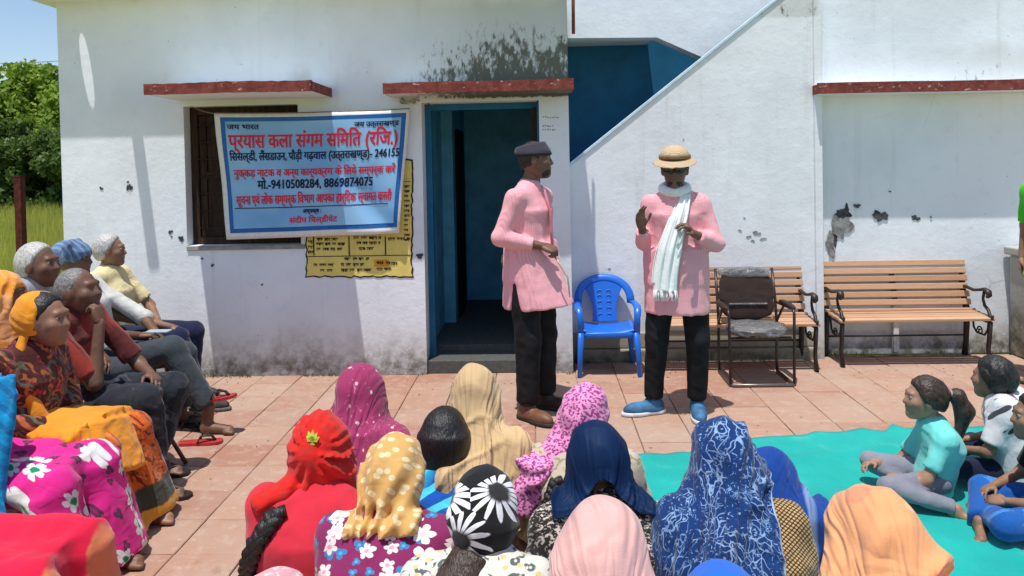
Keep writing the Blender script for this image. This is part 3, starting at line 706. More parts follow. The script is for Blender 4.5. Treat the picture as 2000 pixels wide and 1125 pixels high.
chajja(left, atY(750, 180, YW-.3).x, atY(1119, 180, YW-.3).x, YW, atY(900, 179, YW-.3).z, .30, .068, -.0)
# doorway: threshold steps, passage, inner door
b = B(); b.box((dx0, YW+.02, 0), (dx1, YW+.30, .10), .006); b.box((dx0, YW+.301, 0), (dx1, YW+2.3, .155), .004); b.obj('door_step', plain('dark_cement_floor', (.09, .095, .09), .7, .3), left)
yb = 7.9
b = B(); b.box((dx0-.15, YW+T, .155), (dx0-.002, YW+1.15, dz+.1)); b.box((dx0-.15, YW+1.15, .155), (dx0+.10, yb, dz+.1)); b.obj('passage_wall', BLUED, left)
B().box((dx1+.002, YW+T, .155), (dx1+.12, yb, dz+.1)).obj('passage_wall', BLUED, left)
B().box((dx0-.15, yb, 0), (dx1+.12, yb+.1, dz+.3)).obj('passage_wall', BLUED, left)
B().box((dx0-.15, YW+T, dz+.101), (dx1+.12, yb, dz+.2)).obj('passage_ceiling', BLUED, left)
B().box((dx0+.101, YW+1.35, .16), (dx0+.125, YW+1.95, 1.95)).obj('doorway_shade_panel', DARK, left)  # near-black panel: darkness of the unlit opening put in as colour
dl = B(); dl.box((dx1-.055, YW+.16, .16), (dx1-.018, YW+.9, dz-.04), .003); dl = dl.obj('door', WOODD, left)
fr = B(); fr.box((dx0, YW+.16, .10), (dx0+.05, YW+.22, dz)); fr.box((dx1-.016, YW+.02, .10), (dx1, YW+.22, dz)); fr.box((dx0+.05, YW+.16, dz-.05), (dx1-.016, YW+.22, dz-.001)); fr.obj('door_frame', BLUEW, left)
# hook, cable and bulb holder by the banner corner
q = atY(800, 200, YW-.03)
b = B(); b.tube([q+Vector((-.06, .02, .03)), q+Vector((-.03, -.02, -.005)), q+Vector((.01, -.03, .005)), q+Vector((.035, .02, .0))], .011, 8); b.ball(q+Vector((-.055, 0, .01)), .022); tag(b.obj('wire_bracket', CONC, None, True), 'small rusty wire bracket on white wall beside the banner top corner', 'bracket')
b = B(); pts = [atY(805, 193, YW-.04)+Vector((0, 0, 0)), atY(835, 201, YW+.05), atY(870, 217, YW+.5)]; b.tube(pts, .006, 6); tag(b.obj('cable', CONC, None, True), 'thin grey cable running from the bracket into the doorway', 'cable')
# rusty conduit at the block's top right corner
b = B(); b.tube([atY(1119, -40, YW-.03), atY(1120, 66, YW-.03)], .013, 8); tag(b.obj('conduit_pipe', plain('rust', (.2, .06, .035), .8), None, True), 'short rust red conduit pipe down the top corner of the wall', 'pipe')
# tiny scribbles on the pillar
INK = plain('faded_ink', (.30, .10, .08), .9, .1); q = atY(1080, 245, YW-.004)
wr0 = thing('wall_writing', 'three small faded handwritten lines on the white door pillar', 'writing', tuple(q))
for (u0, v0, n_) in ((1060, 229, 7), (1060, 246, 5), (1060, 254, 6)):
    b = B()
    for k in range(n_):
        p = atY(u0+k*4.6, v0+random.uniform(-1, 1), YW-.004)-q
        b.box(p+Vector((0, 0, -.004)), p+Vector((random.uniform(.003, .012), .003, .003)))
    b.obj('line', INK, wr0)['kind'] = 'stuff'

# ---- stair block: sloping parapet, blue stairwell, white upper flight
st = thing('stair_wall', 'white parapet wall of an outside staircase rising to the right', 'stair wall', (0, 0, 0))
P0, P1 = atY(1113, 325, YS), atY(1520, -1, YS); sl_ = (P1.z-P0.z)/(P1.x-P0.x); x2 = xw(1590, YS); Pt = Vector((x2, YS, P1.z+(x2-P1.x)*sl_))
poly = [(xP+.002, YS, 0), (x2, YS, 0), (x2, YS, Pt.z), (xP+.002, YS, P0.z+(xP+.002-P0.x)*sl_)]
B().prism(poly, (0, .13, 0)).obj('parapet', WALL2, st)
a = Vector(poly[3]); e = Vector(poly[2]); nrm = Vector((-sl_, 0, 1)).normalized()
B().prism([a+nrm*.002+Vector((0, -.012, 0)), e+nrm*.002+Vector((0, -.012, 0)), e+nrm*.020+Vector((0, -.012, 0)), a+nrm*.020+Vector((0, -.012, 0))], (0, .155, 0)).obj('coping', PALEB, st)
# pilaster between stair wall and the wall at the right
B().box((x2+.001, YS-.03, 0), (xw(1604, YS), YS+.3, 3.4)).obj('pilaster', WALL2, st)
# plinth with a ledge
b = B(); b.box((xP+.003, YS-.065, -.01), (x2-.01, YS-.001, .10), .012); b.box((xP+.003, YS-.03, .101), (x2-.01, YS-.002, .23), .01); b.obj('plinth', PLINTH, st)
yb2 = 6.95
B().box((xP+.002, yb2, 0), (xw(1640, yb2), yb2+.1, 3.6)).obj('stairwell_wall', BLUEW, st)
Yf = 6.35
pts = [atY(u, v, Yf) for u, v in ((1119, 74), (1283, 73), (1372, 112), (1700, 250))]
poly = [pts[0], pts[1], pts[2], pts[3], Vector((pts[3].x, Yf, 3.8)), Vector((pts[0].x, Yf, 3.8))]
poly[0].x = xP+.004
B().prism(poly, (0, .16, 0)).obj('upper_flight', WALL, st)
B().box((xP+.003, Yf+.162, poly[0].z+.02), (pts[1].x, yb2-.002, poly[0].z+.14)).obj('landing', WALL, st)
# steps behind the parapet
b = B(); ns = 16
for k in range(ns):
    z = .18*k; x = P0.x+(z-P0.z+1.05)/sl_; b.box((x, YS+.132, max(0, z-.2)), (x+.185/sl_+.02, Yf-.02, z))
b.obj('steps', CONC, st)

# ---- wall at the right with its own shade
rw = thing('rear_wall', 'peeling white wall at the right with red edged shade above the long bench', 'wall', (0, 0, 0))
x3 = xw(1604, YS)+.001
B().box((x3, YR, 0), (8.5, YR+.23, 3.5)).obj('wall', WALL3, rw)
chajja(rw, atY(1600, 183, YR-.24).x, 8.4, YR, atY(1700, 181, YR-.24).z, .24, .075, 0)
def blob(u, v, w, h, mat, Y, n=26, seed=0, th=.004, name='plaster_patch', parent=None, rough=.35):
    c = atY(u, v, Y); r = random.Random(seed); ph = [r.uniform(0, 6.3) for _ in range(6)]; pts = []
    for k in range(n):
        a = k*2*PI/n; q = 1+rough*(.5*math.sin(2*a+ph[0])+.35*math.sin(3*a+ph[1])+.3*math.sin(5*a+ph[2])+.25*math.sin(9*a+ph[3]))
        pts.append((c.x+w*q*math.cos(a), Y, c.z+h*q*math.sin(a)))
    return B().prism(pts, (0, -th, 0)).obj(name, mat, parent)
CEM = plain('bare_cement', (.27, .27, .26), .95, .1, .3, .6, 18); CEMD = plain('dark_cement', (.075, .078, .085), .95, .1, .3, .6, 20)  # cement patches in a mid tone and a darker tone
Yp = YR-.0005
for i, (u, v, w, h, mm, rg) in enumerate(((1646, 418, .055, .05, CEMD, .4), (1643, 443, .07, .10, CEM, .5), (1622, 478, .035, .09, CEM, .5), (1630, 462, .03, .06, CEMD, .5), (1719, 422, .05, .045, CEMD, .5), (1674, 402, .022, .018, CEMD, .5), (1788, 426, .03, .02, CEMD, .6), (1818, 424, .008, .006, CEMD, .4), (1738, 374, .009, .006, CEMD, .4), (1654, 404, .012, .03, CEMD, .6))):
    blob(u, v, w, h, mm, Yp-.004*(i % 3), seed=i+3, parent=rw, rough=rg)
for i, (u, v, w) in enumerate(((1478, 455, .03), (1462, 462, .018), (1490, 466, .02), (1445, 450, .012), (1470, 470, .012), (1454, 425, .007), (1190, 524, .008), (1335, 272, .007))):
    blob(u, v, w, w*.45, CEM, YS-.0005, seed=i+30, parent=st, rough=.6)
for i, (u, v, w) in enumerate(((198, 368, .013), (253, 366, .02), (333, 453, .016), (354, 466, .022), (415, 518, .012), (335, 462, .006), (512, 556, .008), (250, 355, .008), (395, 505, .008), (820, 500, .02))):
    blob(u, v, w, w*(1.3 if i in (1, 9) else .8), CEMD, YW-.0005, seed=i+50, parent=left, rough=.5)
# white painted conduit on the right wall and low concrete pier at the far right
p = atY(1749, 600, YR-.03); tag(B().box((p.x-.022, YR-.045, .02), (p.x+.022, YR-.004, .42), .004).obj('drain_channel', plain('white_trim', (.7, .7, .69), .8)), 'short white vertical strip on the wall behind the long bench middle', 'strip')
px = atY(1966, 600, 6.08).x
pier = thing('pier', 'low mossy concrete pier at the right edge beside the long bench', 'pier', (0, 0, 0))
PM = wall_mat('pier_cement', (.45, .45, .42), dirt=1.2)
B().box((px, 5.55, 0), (px+.6, 6.05, zw(1985, 512, 5.6)), .02).obj('block', PM, pier); B().box((px-.025, 5.52, zw(1985, 512, 5.6)+.001), (px+.62, 6.08, zw(1985, 500, 5.6)+.02), .012).obj('cap', PM, pier)

# ---- paving
m = M('terracotta_tile', .82, .2); co = m.co(); oi = m.n('ShaderNodeObjectInfo'); rnd = oi.outputs['Random']
wc = m.n('ShaderNodeNewGeometry').outputs['Position']
n1 = m.noise(wc, 1.3, 5, .6); n2 = m.noise(wc, 14, 6, .65); n3 = m.noise(wc, 120, 3)
cr = m.n('ShaderNodeValToRGB'); m.put(cr.inputs[0], rnd); e = cr.color_ramp.elements; e[0].color = (.35, .18, .125, 1); e[1].color = (.40, .235, .165, 1)
x = e.new(.35); x.color = (.38, .215, .15, 1); x = e.new(.7); x.color = (.42, .265, .19, 1)
c = m.mix(m.math('MULTIPLY', m.ss(n1, .42, .66), .55), cr.outputs[0], (.42, .32, .255)); c = m.mix(m.math('MULTIPLY', m.ss(n2, .48, .72), .6), c, (.49, .36, .29)); c = m.mix(m.math('MULTIPLY', m.ss(m.noise(wc, 5, 5, .7), .58, .72), .45), c, (.22, .12, .085))
c = m.mix(m.math('MULTIPLY', m.ss(m.noise(m.mp(wc, (1, 3, 1)), 26, 4, .7), .64, .70), .7), c, (.72, .66, .55))
m.col(c); m.bump(m.math('ADD', m.math('MULTIPLY', n2, .6), m.math('MULTIPLY', n3, .3)), .45, .012); TILE = m.m
GROUT = plain('mortar', (.42, .29, .21), .95, .1, .3, .4, 20)
m = M('paving_far', .9, .15); co = m.co(); x = m.sep(co); t = .302
gx = m.math('ABSOLUTE', m.math('SUBTRACT', m.math('FRACT', m.math('DIVIDE', x[0], t)), .5)); gy = m.math('ABSOLUTE', m.math('SUBTRACT', m.math('FRACT', m.math('DIVIDE', x[1], t)), .5))
m.col(m.mix(m.ss(m.math('MAXIMUM', gx, gy), .485, .495), m.mix(m.noise(co, 3, 5), (.42, .22, .15), (.55, .36, .26)), (.2, .14, .1))); PAVEF = m.m
pav = B().box((-4.0, -2.0, -.12), (9, YR+.02, -.016)).obj('pavement', GROUT, None, kind='structure')
ts = .302; tm = bpy.data.meshes.new('tile'); bm_ = bmesh.new(); bmesh.ops.create_cube(bm_, size=1, matrix=Matrix.Diagonal((ts-.0045, ts-.0045, .03, 1)))
bmesh.ops.bevel(bm_, geom=[e for e in bm_.edges if all(v.co.z > 0 for v in e.verts)], offset=.0035, segments=1, affect='EDGES'); bm_.to_mesh(tm); bm_.free(); tm.materials.append(TILE)
cand = []
for i in range(-14, 31):
    for j in range(-7, 21):
        cx, cy = (i+.5)*ts-.04, (j+.5)*ts-.02
        if cy > YR+.05 or (cx < xP and cy > YW+.1): continue
        vis = 2.6 < cy and abs(cx-.0) < cy*.72+.3
        cand.append((not vis, (cx*.6)**2+cy**2, cx, cy))
cand.sort(); n_ = 0; rest = B()
for nv, _, cx, cy in cand:
    z = -.0155+random.uniform(-.0016, .0016); rx, ry, rz_ = random.uniform(-.005, .005), random.uniform(-.004, .004), random.uniform(-.006, .006)
    if n_ < 298 and not nv:
        o = bpy.data.objects.new('tile', tm); C.objects.link(o); o.parent = pav; o.location = (cx, cy, z); o.rotation_euler = (rx, ry, rz_); n_ += 1
    else: rest.box((cx-ts/2+.0045, cy-ts/2+.0045, z-.015), (cx+ts/2-.0045, cy+ts/2-.0045, z+.015))
ro = rest.obj('tile', TILE, pav, kind='stuff')
print('tiles', n_)

# ---- ground, field, trees, sky beyond
GR = M('field_soil', .95, .1); co = GR.co(); n = GR.noise(co, .6, 6, .65); GR.col(GR.mix(GR.ss(n, .3, .7), (.17, .22, .035), (.30, .33, .06))); GR.bump(GR.noise(co, 6, 5), .6, .05)
me = bpy.data.meshes.new('ground'); vs = []; nx_ = 60
xs = [-900, -300, -120, -60]+[-40+i*1.5 for i in range(40)]+[40, 100, 300, 900]; ys = [-900, -60, -10, 0, 3, 6, 9, 12, 16, 20, 25, 30, 36, 44, 60, 120, 300, 900, 2500]
for y in ys:
    for x in xs:
        h = -.14+(.25*mnoise.noise(Vector((x*.12, y*.12, 0)))+max(0, (y-14))*.012 if y > 8 and y < 200 and x < -4.5 else 0)
        vs.append((x, y, h))
W_ = len(xs); me.from_pydata(vs, [], [(j*W_+i, j*W_+i+1, (j+1)*W_+i+1, (j+1)*W_+i) for j in range(len(ys)-1) for i in range(W_-1)]); gr = link('ground', me, GR.m, None, True, 'structure')
def blades(name, n, xr, yr, hgt, cols, wid=.02):
    R = np.random.RandomState(5); Y = yr[0]+(yr[1]-yr[0])*R.rand(n)**1.3; X = -Y*(.73)+R.rand(n)*(Y*.12+1.6)-.4
    hh = hgt*(.5+R.rand(n)); a = R.rand(n)*PI; tx, ty = (R.rand(n)-.5)*hh*.7, (R.rand(n)-.5)*hh*.7; base = -.14+np.maximum(0, Y-14)*.012-.05
    v = np.zeros((n, 3, 3)); w = wid*(.6+R.rand(n))*(Y/9)
    v[:, 0] = np.stack([X-np.cos(a)*w, Y-np.sin(a)*w, base], 1); v[:, 1] = np.stack([X+np.cos(a)*w, Y+np.sin(a)*w, base], 1); v[:, 2] = np.stack([X+tx, Y+ty, base+hh], 1)
    me = bpy.data.meshes.new(name); me.from_pydata(v.reshape(-1, 3).tolist(), [], [(3*i, 3*i+1, 3*i+2) for i in range(n)]); me.update(); return link(name, me, cols, None, False, 'stuff')
def leafm(name, a, b_, tr=.35):
    m = M(name, .55, .3); oi = m.n('ShaderNodeNewGeometry'); m.col(m.mix(oi.outputs['Random Per Island'], a, b_))
    t = m.n('ShaderNodeBsdfTranslucent'); m.put(t.inputs[0], tuple((x+y)*.8 for x, y in zip(a, b_))); mx = m.n('ShaderNodeMixShader'); mx.inputs[0].default_value = tr
    m.t.links.new(m.b.outputs[0], mx.inputs[1]); m.t.links.new(t.outputs[0], mx.inputs[2]); m.t.links.new(mx.outputs[0], m.t.nodes['Material Output'].inputs[0]); return m.m
g = blades('grass', 60000, (0, 0), (6.2, 26), .7, leafm('grass_blade', (.33, .38, .05), (.60, .55, .13), .4), .011); g['label'] = 'tall yellow green grass in the field beyond the building'
def tree(cx, cy, H, R_, label, seed, mat, lump=9, n=9000, z0=1.4):
    r = random.Random(seed); t = thing('tree', label, 'tree', (cx, cy, -.1), 0, 'trees beyond the grassy field')
    b = B(); b.tube([(0, 0, 0), (.1, 0, H*.25), (-.05, .1, H*.5), (.05, 0, H*.85)], [.26, .2, .13, .04], 8)
    cl = []
    for k in range(lump):
        a = r.uniform(0, 2*PI); zz = z0+(H-z0)*(k+.5)/lump; rad = R_*math.sin(PI*min(.95, .15+.8*(k+.5)/lump))**.6
        c = Vector((math.cos(a)*rad*.55, math.sin(a)*rad*.55, zz)); cl.append((c, R_*r.uniform(.38, .6)))
        for _ in range(2):
            a += r.uniform(1.6, 2.6); c2 = Vector((math.cos(a)*rad*.75, math.sin(a)*rad*.75, zz+r.uniform(-.4, .4))); cl.append((c2, R_*r.uniform(.28, .5)))
        b.tube([(0, 0, zz*.6), c*.5+Vector((0, 0, zz*.35)), c], [.08, .05, .02], 6)
    b.obj('trunk', plain('bark', (.06, .045, .03), .95) if 'bark' not in bpy.data.materials else bpy.data.materials['bark'], t, True)
    R = np.random.RandomState(seed); cs = np.array([list(c) for c, _ in cl]); rr = np.array([q for _, q in cl]); idx = R.randint(len(cl), size=n)
    dv = R.randn(n, 3); dv /= np.linalg.norm(dv, axis=1)[:, None]; dist = rr[idx]*(R.rand(n)**.35)*(1+.25*np.sin(dv[:, 0]*9+idx)); P = cs[idx]+dv*dist[:, None]*np.array([1, 1, .62])
    u = R.randn(n, 3); u /= np.linalg.norm(u, axis=1)[:, None]; w = np.cross(u, R.randn(n, 3)); w /= np.linalg.norm(w, axis=1)[:, None]; s = (.055+.06*R.rand(n))[:, None]
    v = np.stack([P-u*s, P+w*s*.6, P+u*s, P-w*s*.6], 1).reshape(-1, 3)
    me = bpy.data.meshes.new('crown'); me.from_pydata(v.tolist(), [], [(4*i, 4*i+1, 4*i+2, 4*i+3) for i in range(n)]); me.update(); link('crown', me, mat, t); return t
gm = bpy.data.materials['grass_blade']; nt_ = gm.node_tree; bs = nt_.nodes['Principled BSDF']; old = bs.inputs['Base Color'].links[0].from_socket
g1_ = nt_.nodes.new('ShaderNodeNewGeometry'); n1_ = nt_.nodes.new('ShaderNodeTexNoise'); n1_.inputs['Scale'].default_value = .9; n1_.inputs['Detail'].default_value = 5; nt_.links.new(g1_.outputs['Position'], n1_.inputs['Vector'])
r1_ = nt_.nodes.new('ShaderNodeValToRGB'); r1_.color_ramp.elements[0].position = .35; r1_.color_ramp.elements[0].color = (.35, .5, .4, 1); r1_.color_ramp.elements[1].position = .65; r1_.color_ramp.elements[1].color = (1.1, 1, .9, 1); nt_.links.new(n1_.outputs[0], r1_.inputs[0])
m1_ = nt_.nodes.new('ShaderNodeMix'); m1_.data_type = 'RGBA'; m1_.blend_type = 'MULTIPLY'; m1_.inputs[0].default_value = 1; nt_.links.new(old, m1_.inputs[6]); nt_.links.new(r1_.outputs[0], m1_.inputs[7]); nt_.links.new(m1_.outputs[2], bs.inputs['Base Color'])
LF1 = leafm('leaf_light', (.12, .21, .02), (.30, .40, .06)); LF2 = leafm('leaf_dark', (.045, .09, .018), (.15, .22, .05))
tree(-15.6, 24, 4.5, 2.6, 'broad light green tree with flat feathery top left of the building', 4, LF1, 7, 42000, 2.4)
tree(-18.4, 23, 4.1, 2.5, 'bright green spreading tree cut by the left edge of the photo', 9, LF1, 7, 36000, 2.3)
tree(-14.2, 21, 2.7, 1.7, 'dark bushy tree low beside the corner of the building', 5, LF2, 6, 30000, .2)
tree(-16.4, 21.5, 2.8, 1.9, 'dark dense tree under the light crown behind the grass', 6, LF2, 6, 30000, .2)
tree(-13.6, 26, 3.5, 2.2, 'mid green tree half hidden by the building corner', 8, LF2, 6, 20000, .4)
tree(-21, 26, 3.6, 2.6, 'dark green tree behind the bright spreading one', 12, LF2, 6, 20000, .4)
p = atY(42, 480, 8.0); q = atY(42, 345, 8.0)
post = thing('post', 'rust red square iron post standing in the grass left of the building', 'post', (p.x, 8, 0))
B().box((-.04, -.04, -.2), (.04, .04, q.z), .006).obj('shaft', plain('rust_post', (.11, .025, .018), .8, .2, .25, .4, 20), post); B().box((-.045, -.045, q.z+.001), (.045, .045, q.z+.012)).obj('cap', bpy.data.materials['rust_post'], post)
b = B(); W0, W1 = atY(-300, 118, 30), atY(260, 108, 30); b.tube([W0.lerp(W1, t/10)-Vector((0, 0, .25*math.sin(PI*t/10))) for t in range(11)], .012, 5); tag(b.obj('power_line', plain('wire', (.12, .13, .15), .6), None, True), 'thin power line crossing the blue sky above the trees', 'cable')

# weeds and crumbs where the wall meets the paving
r = random.Random(21); wv = []; wf_ = []
for k in range(900):
    seg = r.random()
    if seg < .55: x = r.uniform(xL+.1, dx0-.03); y = YW-.004-abs(r.gauss(0, .02))
    elif seg < .6: x = r.uniform(dx1, xP); y = YW-.005-abs(r.gauss(0, .02))
    elif seg < .8: x = r.uniform(xP+.05, x2); y = YS-.07-abs(r.gauss(0, .02))
    else: x = r.uniform(x3, px); y = YR-.005-abs(r.gauss(0, .025))
    if mnoise.noise(Vector((x*2.2, 3, 1))) < -.05: continue
    hh = r.uniform(.008, .045); a = r.uniform(0, PI); w = r.uniform(.002, .005); tx, ty = r.uniform(-.02, .02), -r.uniform(0, .02); i = len(wv)
    wv += [(x-math.cos(a)*w, y-math.sin(a)*w, 0), (x+math.cos(a)*w, y+math.sin(a)*w, 0), (x+tx, y+ty, hh)]; wf_.append((i, i+1, i+2))
me = bpy.data.meshes.new('weeds'); me.from_pydata(wv, [], wf_); me.update(); wo = link('weeds', me, leafm('weed_blade', (.06, .07, .02), (.20, .17, .07), .2), None, False, 'stuff'); wo['label'] = 'dry little weeds along the foot of the walls'
b = B()
for k in range(420):
    x = r.uniform(-3.2, 4); y = r.uniform(2.9, 5.95) if k % 2 else (YW if x < xP else YS)-.1-abs(r.gauss(0, .25)); s_ = r.uniform(.0025, .007)
    bmesh.ops.create_icosphere(b.bm, subdivisions=1, radius=s_, matrix=Matrix.Translation((x, y, s_*.4)) @ Matrix.Diagonal((r.uniform(.7, 1.6), 1, .6, 1)))
go_ = b.obj('grit', plain('grit_stone', (.36, .27, .20), .9, .1, .4, .3), None, False, 'stuff'); go_['label'] = 'crumbs of grit and plaster scattered on the paving'
# ================================================================== BANNER AND PAINTED CHART
def flat_text(txt, size, mat, name, parent, place, bold=.0, squash=1.0, width=None):
    """place(x, z) -> world point; text anchored at its left baseline; returns object"""
    cu = bpy.data.curves.new('t', 'FONT'); cu.body = txt; cu.size = size; cu.resolution_u = 2
    ob = bpy.data.objects.new('t', cu); C.objects.link(ob); bpy.context.view_layer.update()
    me = bpy.data.meshes.new_from_object(ob.evaluated_get(bpy.context.evaluated_depsgraph_get())); bpy.data.objects.remove(ob); bpy.data.curves.remove(cu)
    n = len(me.vertices); co = np.empty(n*3); me.vertices.foreach_get('co', co); co = co.reshape(-1, 3)
    fs = [tuple(p.vertices) for p in me.polygons]; bpy.data.meshes.remove(me)
    w = co[:, 0].max()-co[:, 0].min(); kx = (width/w) if width else squash; x0 = co[:, 0].min()
    vs = []; F = []
    offs = [(0, 0)]+([(bold, 0), (0, bold*.7), (bold, bold*.7)] if bold else [])
    for j, (ox, oz) in enumerate(offs):
        b0 = len(vs); vs += [tuple(place((x-x0)*kx+ox, y+oz, j)) for x, y, _ in co]; F += [tuple(b0+i for i in f) for f in fs]
    m2 = bpy.data.meshes.new(name); m2.from_pydata(vs, [], F); m2.update(); return link(name, m2, mat, parent)
YB = YW-.075
K = [atY(418, 222, YB), atY(800, 213, YB), atY(779, 456, YB-.01), atY(443, 468, YB-.01)]   # tl, tr, br, bl
def bn(u, v, lift=0.0):
    """banner coordinates 0..1, 0..1 (v down) on the slightly creased sheet"""
    p = K[0]*(1-u)*(1-v)+K[1]*u*(1-v)+K[2]*u*v+K[3]*(1-u)*v
    p = p.copy(); p.y += .012*math.sin(7*u+3.2*v)+.006*math.sin(17*u-9*v)-.05*v*(1-v)*.4+.022*max(0, 1-abs((u*1.5-v*.9)-.55)*7)*(.3+v)
    p.z -= .012*math.sin(PI*u)*(1-v)
    p.y -= lift; return p
m = M('banner_vinyl', .38, .45); co = m.co('UV'); x = m.sep(co)
BLU = srgb(128, 178, 222); c = m.mix(m.ss(m.noise(co, 2.2, 2), .3, .7), srgb(112, 168, 218), srgb(150, 196, 232))
m.col(c); BANF = m.m
BANW = plain('banner_white', (.74, .74, .72), .45, .4, .04, 0); BANB = plain('banner_blue_border', srgb(22, 96, 168), .42, .4, .06, 0)
RED = plain('print_red', srgb(214, 34, 62), .5, .3, .05, 0); INKB = plain('print_navy', srgb(20, 24, 62), .5, .3, .05, 0)
ban = thing('banner', 'light blue printed cloth banner with red and navy lettering hung across the dark window', 'banner', tuple(K[0]))
inv = Matrix.Translation(-K[0])
def grid_part(name, u0, u1, v0, v1, lift, mat, nx=44, ny=30):
    P = [[bn(u0+(u1-u0)*i/nx, v0+(v1-v0)*j/ny, lift)-K[0] for i in range(nx+1)] for j in range(ny+1)]
    o = sheet(name, P, mat, ban); uv = o.data.uv_layers.new(name='UVMap')
    for lp in o.data.loops:
        i = lp.vertex_index % (nx+1); j = lp.vertex_index//(nx+1); uv.data[lp.index].uv = (i/nx, 1-j/ny)
    return o
grid_part('sheet', 0, 1, 0, 1, 0, BANW).modifiers.new('t', 'SOLIDIFY').thickness = .001
grid_part('border', .028, .985, .028, .95, .0030, BANB); grid_part('printed_field', .052, .962, .062, .915, .0060, BANF)
def bline(txt, u, v, size, mat, w, bold=0.0, name='lettering'):
    """left edge u, baseline v, width w in banner widths"""
    W = (K[1]-K[0]).length; H = (K[3]-K[0]).length
    flat_text(txt, size, mat, name, ban, lambda x, z, j: bn(u+x/W, v-z/H, .0085+.0007*j)-K[0], bold, 1, w*W)
bline('जय भारत', .06, .125, .055, INKB, .165, .003)
bline('जय उत्तराखण्ड', .725, .125, .055, INKB, .225, .003)
bline('प्रयास कला संगम समिति (रजि.)'.replace('समिति', 'सिमित').replace('रजि', 'रिज'), .062, .275, .155, RED, .885, .006)
bline('सिसल्डी, लैंसडाउन, पौड़ी गढ़वाल (उत्तराखण्ड)- 246155'.replace('सिस', 'िसस'), .062, .375, .088, INKB, .90, .004)
bline('नुक्कड़ नाटक व अन्य कार्यक्रम के लिये सम्पर्क करें'.replace('लि', 'िल'), .075, .505, .082, RED, .875, .004)
bline('मो.-9410508284, 8869874075', .205, .605, .098, INKB, .625, .005)
bline('सूचना एवं लोक सम्पर्क विभाग आपका हार्दिक स्वागत करती'.replace('वि', 'िव').replace('दि', 'िद'), .075, .725, .098, RED, .865, .004)
bline('अध्यक्ष :', .45, .808, .046, INKB, .10, .003)
bline('संदीप घिल्डीयेट'.replace('घि', 'िघ'), .375, .885, .062, RED, .265, .003)
sheet('rule', [[bn(.065+.86*i/30, v, .0085)-K[0] for i in range(31)] for v in (.752, .759)], INKB, ban)
b = B(); b.tube([K[0], (K[0]+atY(372, 207, YW-.04))/2+Vector((0, 0, -.01)), atY(372, 207, YW-.04)], .003, 5); b.obj('string', plain('string', (.25, .18, .12)), ban).location = -K[0]
b = B(); b.tube([bn(i/20, 0, -.002)+Vector((0, 0, .004)) for i in range(21)], .005, 5); b.obj('top_cord', bpy.data.materials['string'], ban, True).location = -K[0]
# yellow chart painted on the wall
YEL = M('yellow_chart_paint', .85, .15); co = YEL.co(); n = YEL.noise(co, 8, 5, .6); YEL.col(YEL.mix(YEL.ss(n, .3, .75), srgb(235, 215, 120), srgb(214, 196, 110))); YEL = YEL.m
BK = plain('chart_ink', (.03, .03, .035), .9, .1); OR = plain('chart_orange', srgb(222, 150, 50), .85, .1)
cy = YW-.004; cp = lambda u, v, d=0: atY(u, v, cy-d)
ch = thing('painted_chart', 'yellow painted notice chart with black wavy outline on the wall behind the banner', 'notice', (0, 0, 0))
def quad(name, u0, v0, u1, v1, d, mat, th=.002):
    a, b_ = cp(u0, v1, d), cp(u1, v0, d); return B().box((a.x, cy-d, a.z), (b_.x, cy-d+th, b_.z)).obj(name, mat, ch)
outl = []; r = random.Random(3)
for u, v in [(597+k*8.8, 310) for k in range(24)]+[(806, 310+k*9) for k in range(26)]+[(808-k*8.8, 542) for k in range(24)]+[(597, 543-k*9) for k in range(26)]: outl.append(cp(u+r.uniform(-2.2, 2.2), v+r.uniform(-2.2, 2.2)))
B().prism([(p.x, cy, p.z) for p in outl], (0, .003, 0)).obj('outline', BK, ch)
ctr = sum(outl, Vector())/len(outl); B().prism([(ctr.x+(p.x-ctr.x)*.972, cy-.003, ctr.z+(p.z-ctr.z)*.975) for p in outl], (0, .003, 0)).obj('field', YEL, ch)
for a in ((601, 499, 803, 500.6), (612, 462, 613.5, 499), (681, 462, 682.5, 499), (752, 462, 753.5, 499), (786, 354, 802, 355.3)): quad('ruling', *a, .006, BK)
quad('highlight', 731, 507, 759, 521, .0055, OR)
def scrawl(u, v, wpx, hpx=5):
    """illegible small painted words: headline bar with hanging strokes"""
    b = B(); x = u
    while x < u+wpx:
        L = min(r.uniform(7, 16), u+wpx-x+3); p = cp(x, v, .007); q = cp(x+L, v+1.1, .007); b.box((p.x, cy-.007, q.z), (q.x, cy-.0055, p.z)); t = x+1
        while t < x+L-1:
            h = hpx*r.uniform(.5, 1); p = cp(t, v+1, .007); q = cp(t+r.choice((1, 1.2, 2.2)), v+1+h, .007); b.box((p.x, cy-.007, q.z), (q.x, cy-.0055, p.z)); t += r.uniform(1.8, 3.2)
        x += L+r.uniform(2.5, 4)
    b.obj('painted_text', BK, ch, kind=None)['kind'] = 'stuff'
for a in ((618, 465, 45), (617, 474, 56), (618, 484, 50), (690, 462, 52), (696, 472, 44), (700, 483, 28), (757, 464, 40), (672, 503, 46), (612, 515, 40), (625, 526, 24), (665, 514, 46), (666, 525, 60), (735, 511, 24), (735, 523, 30), (764, 512, 10), (601, 470, 8), (601, 480, 8), (601, 490, 8)): scrawl(*a)
for k in range(12): scrawl(789, 362+k*9.5, 8, 4)

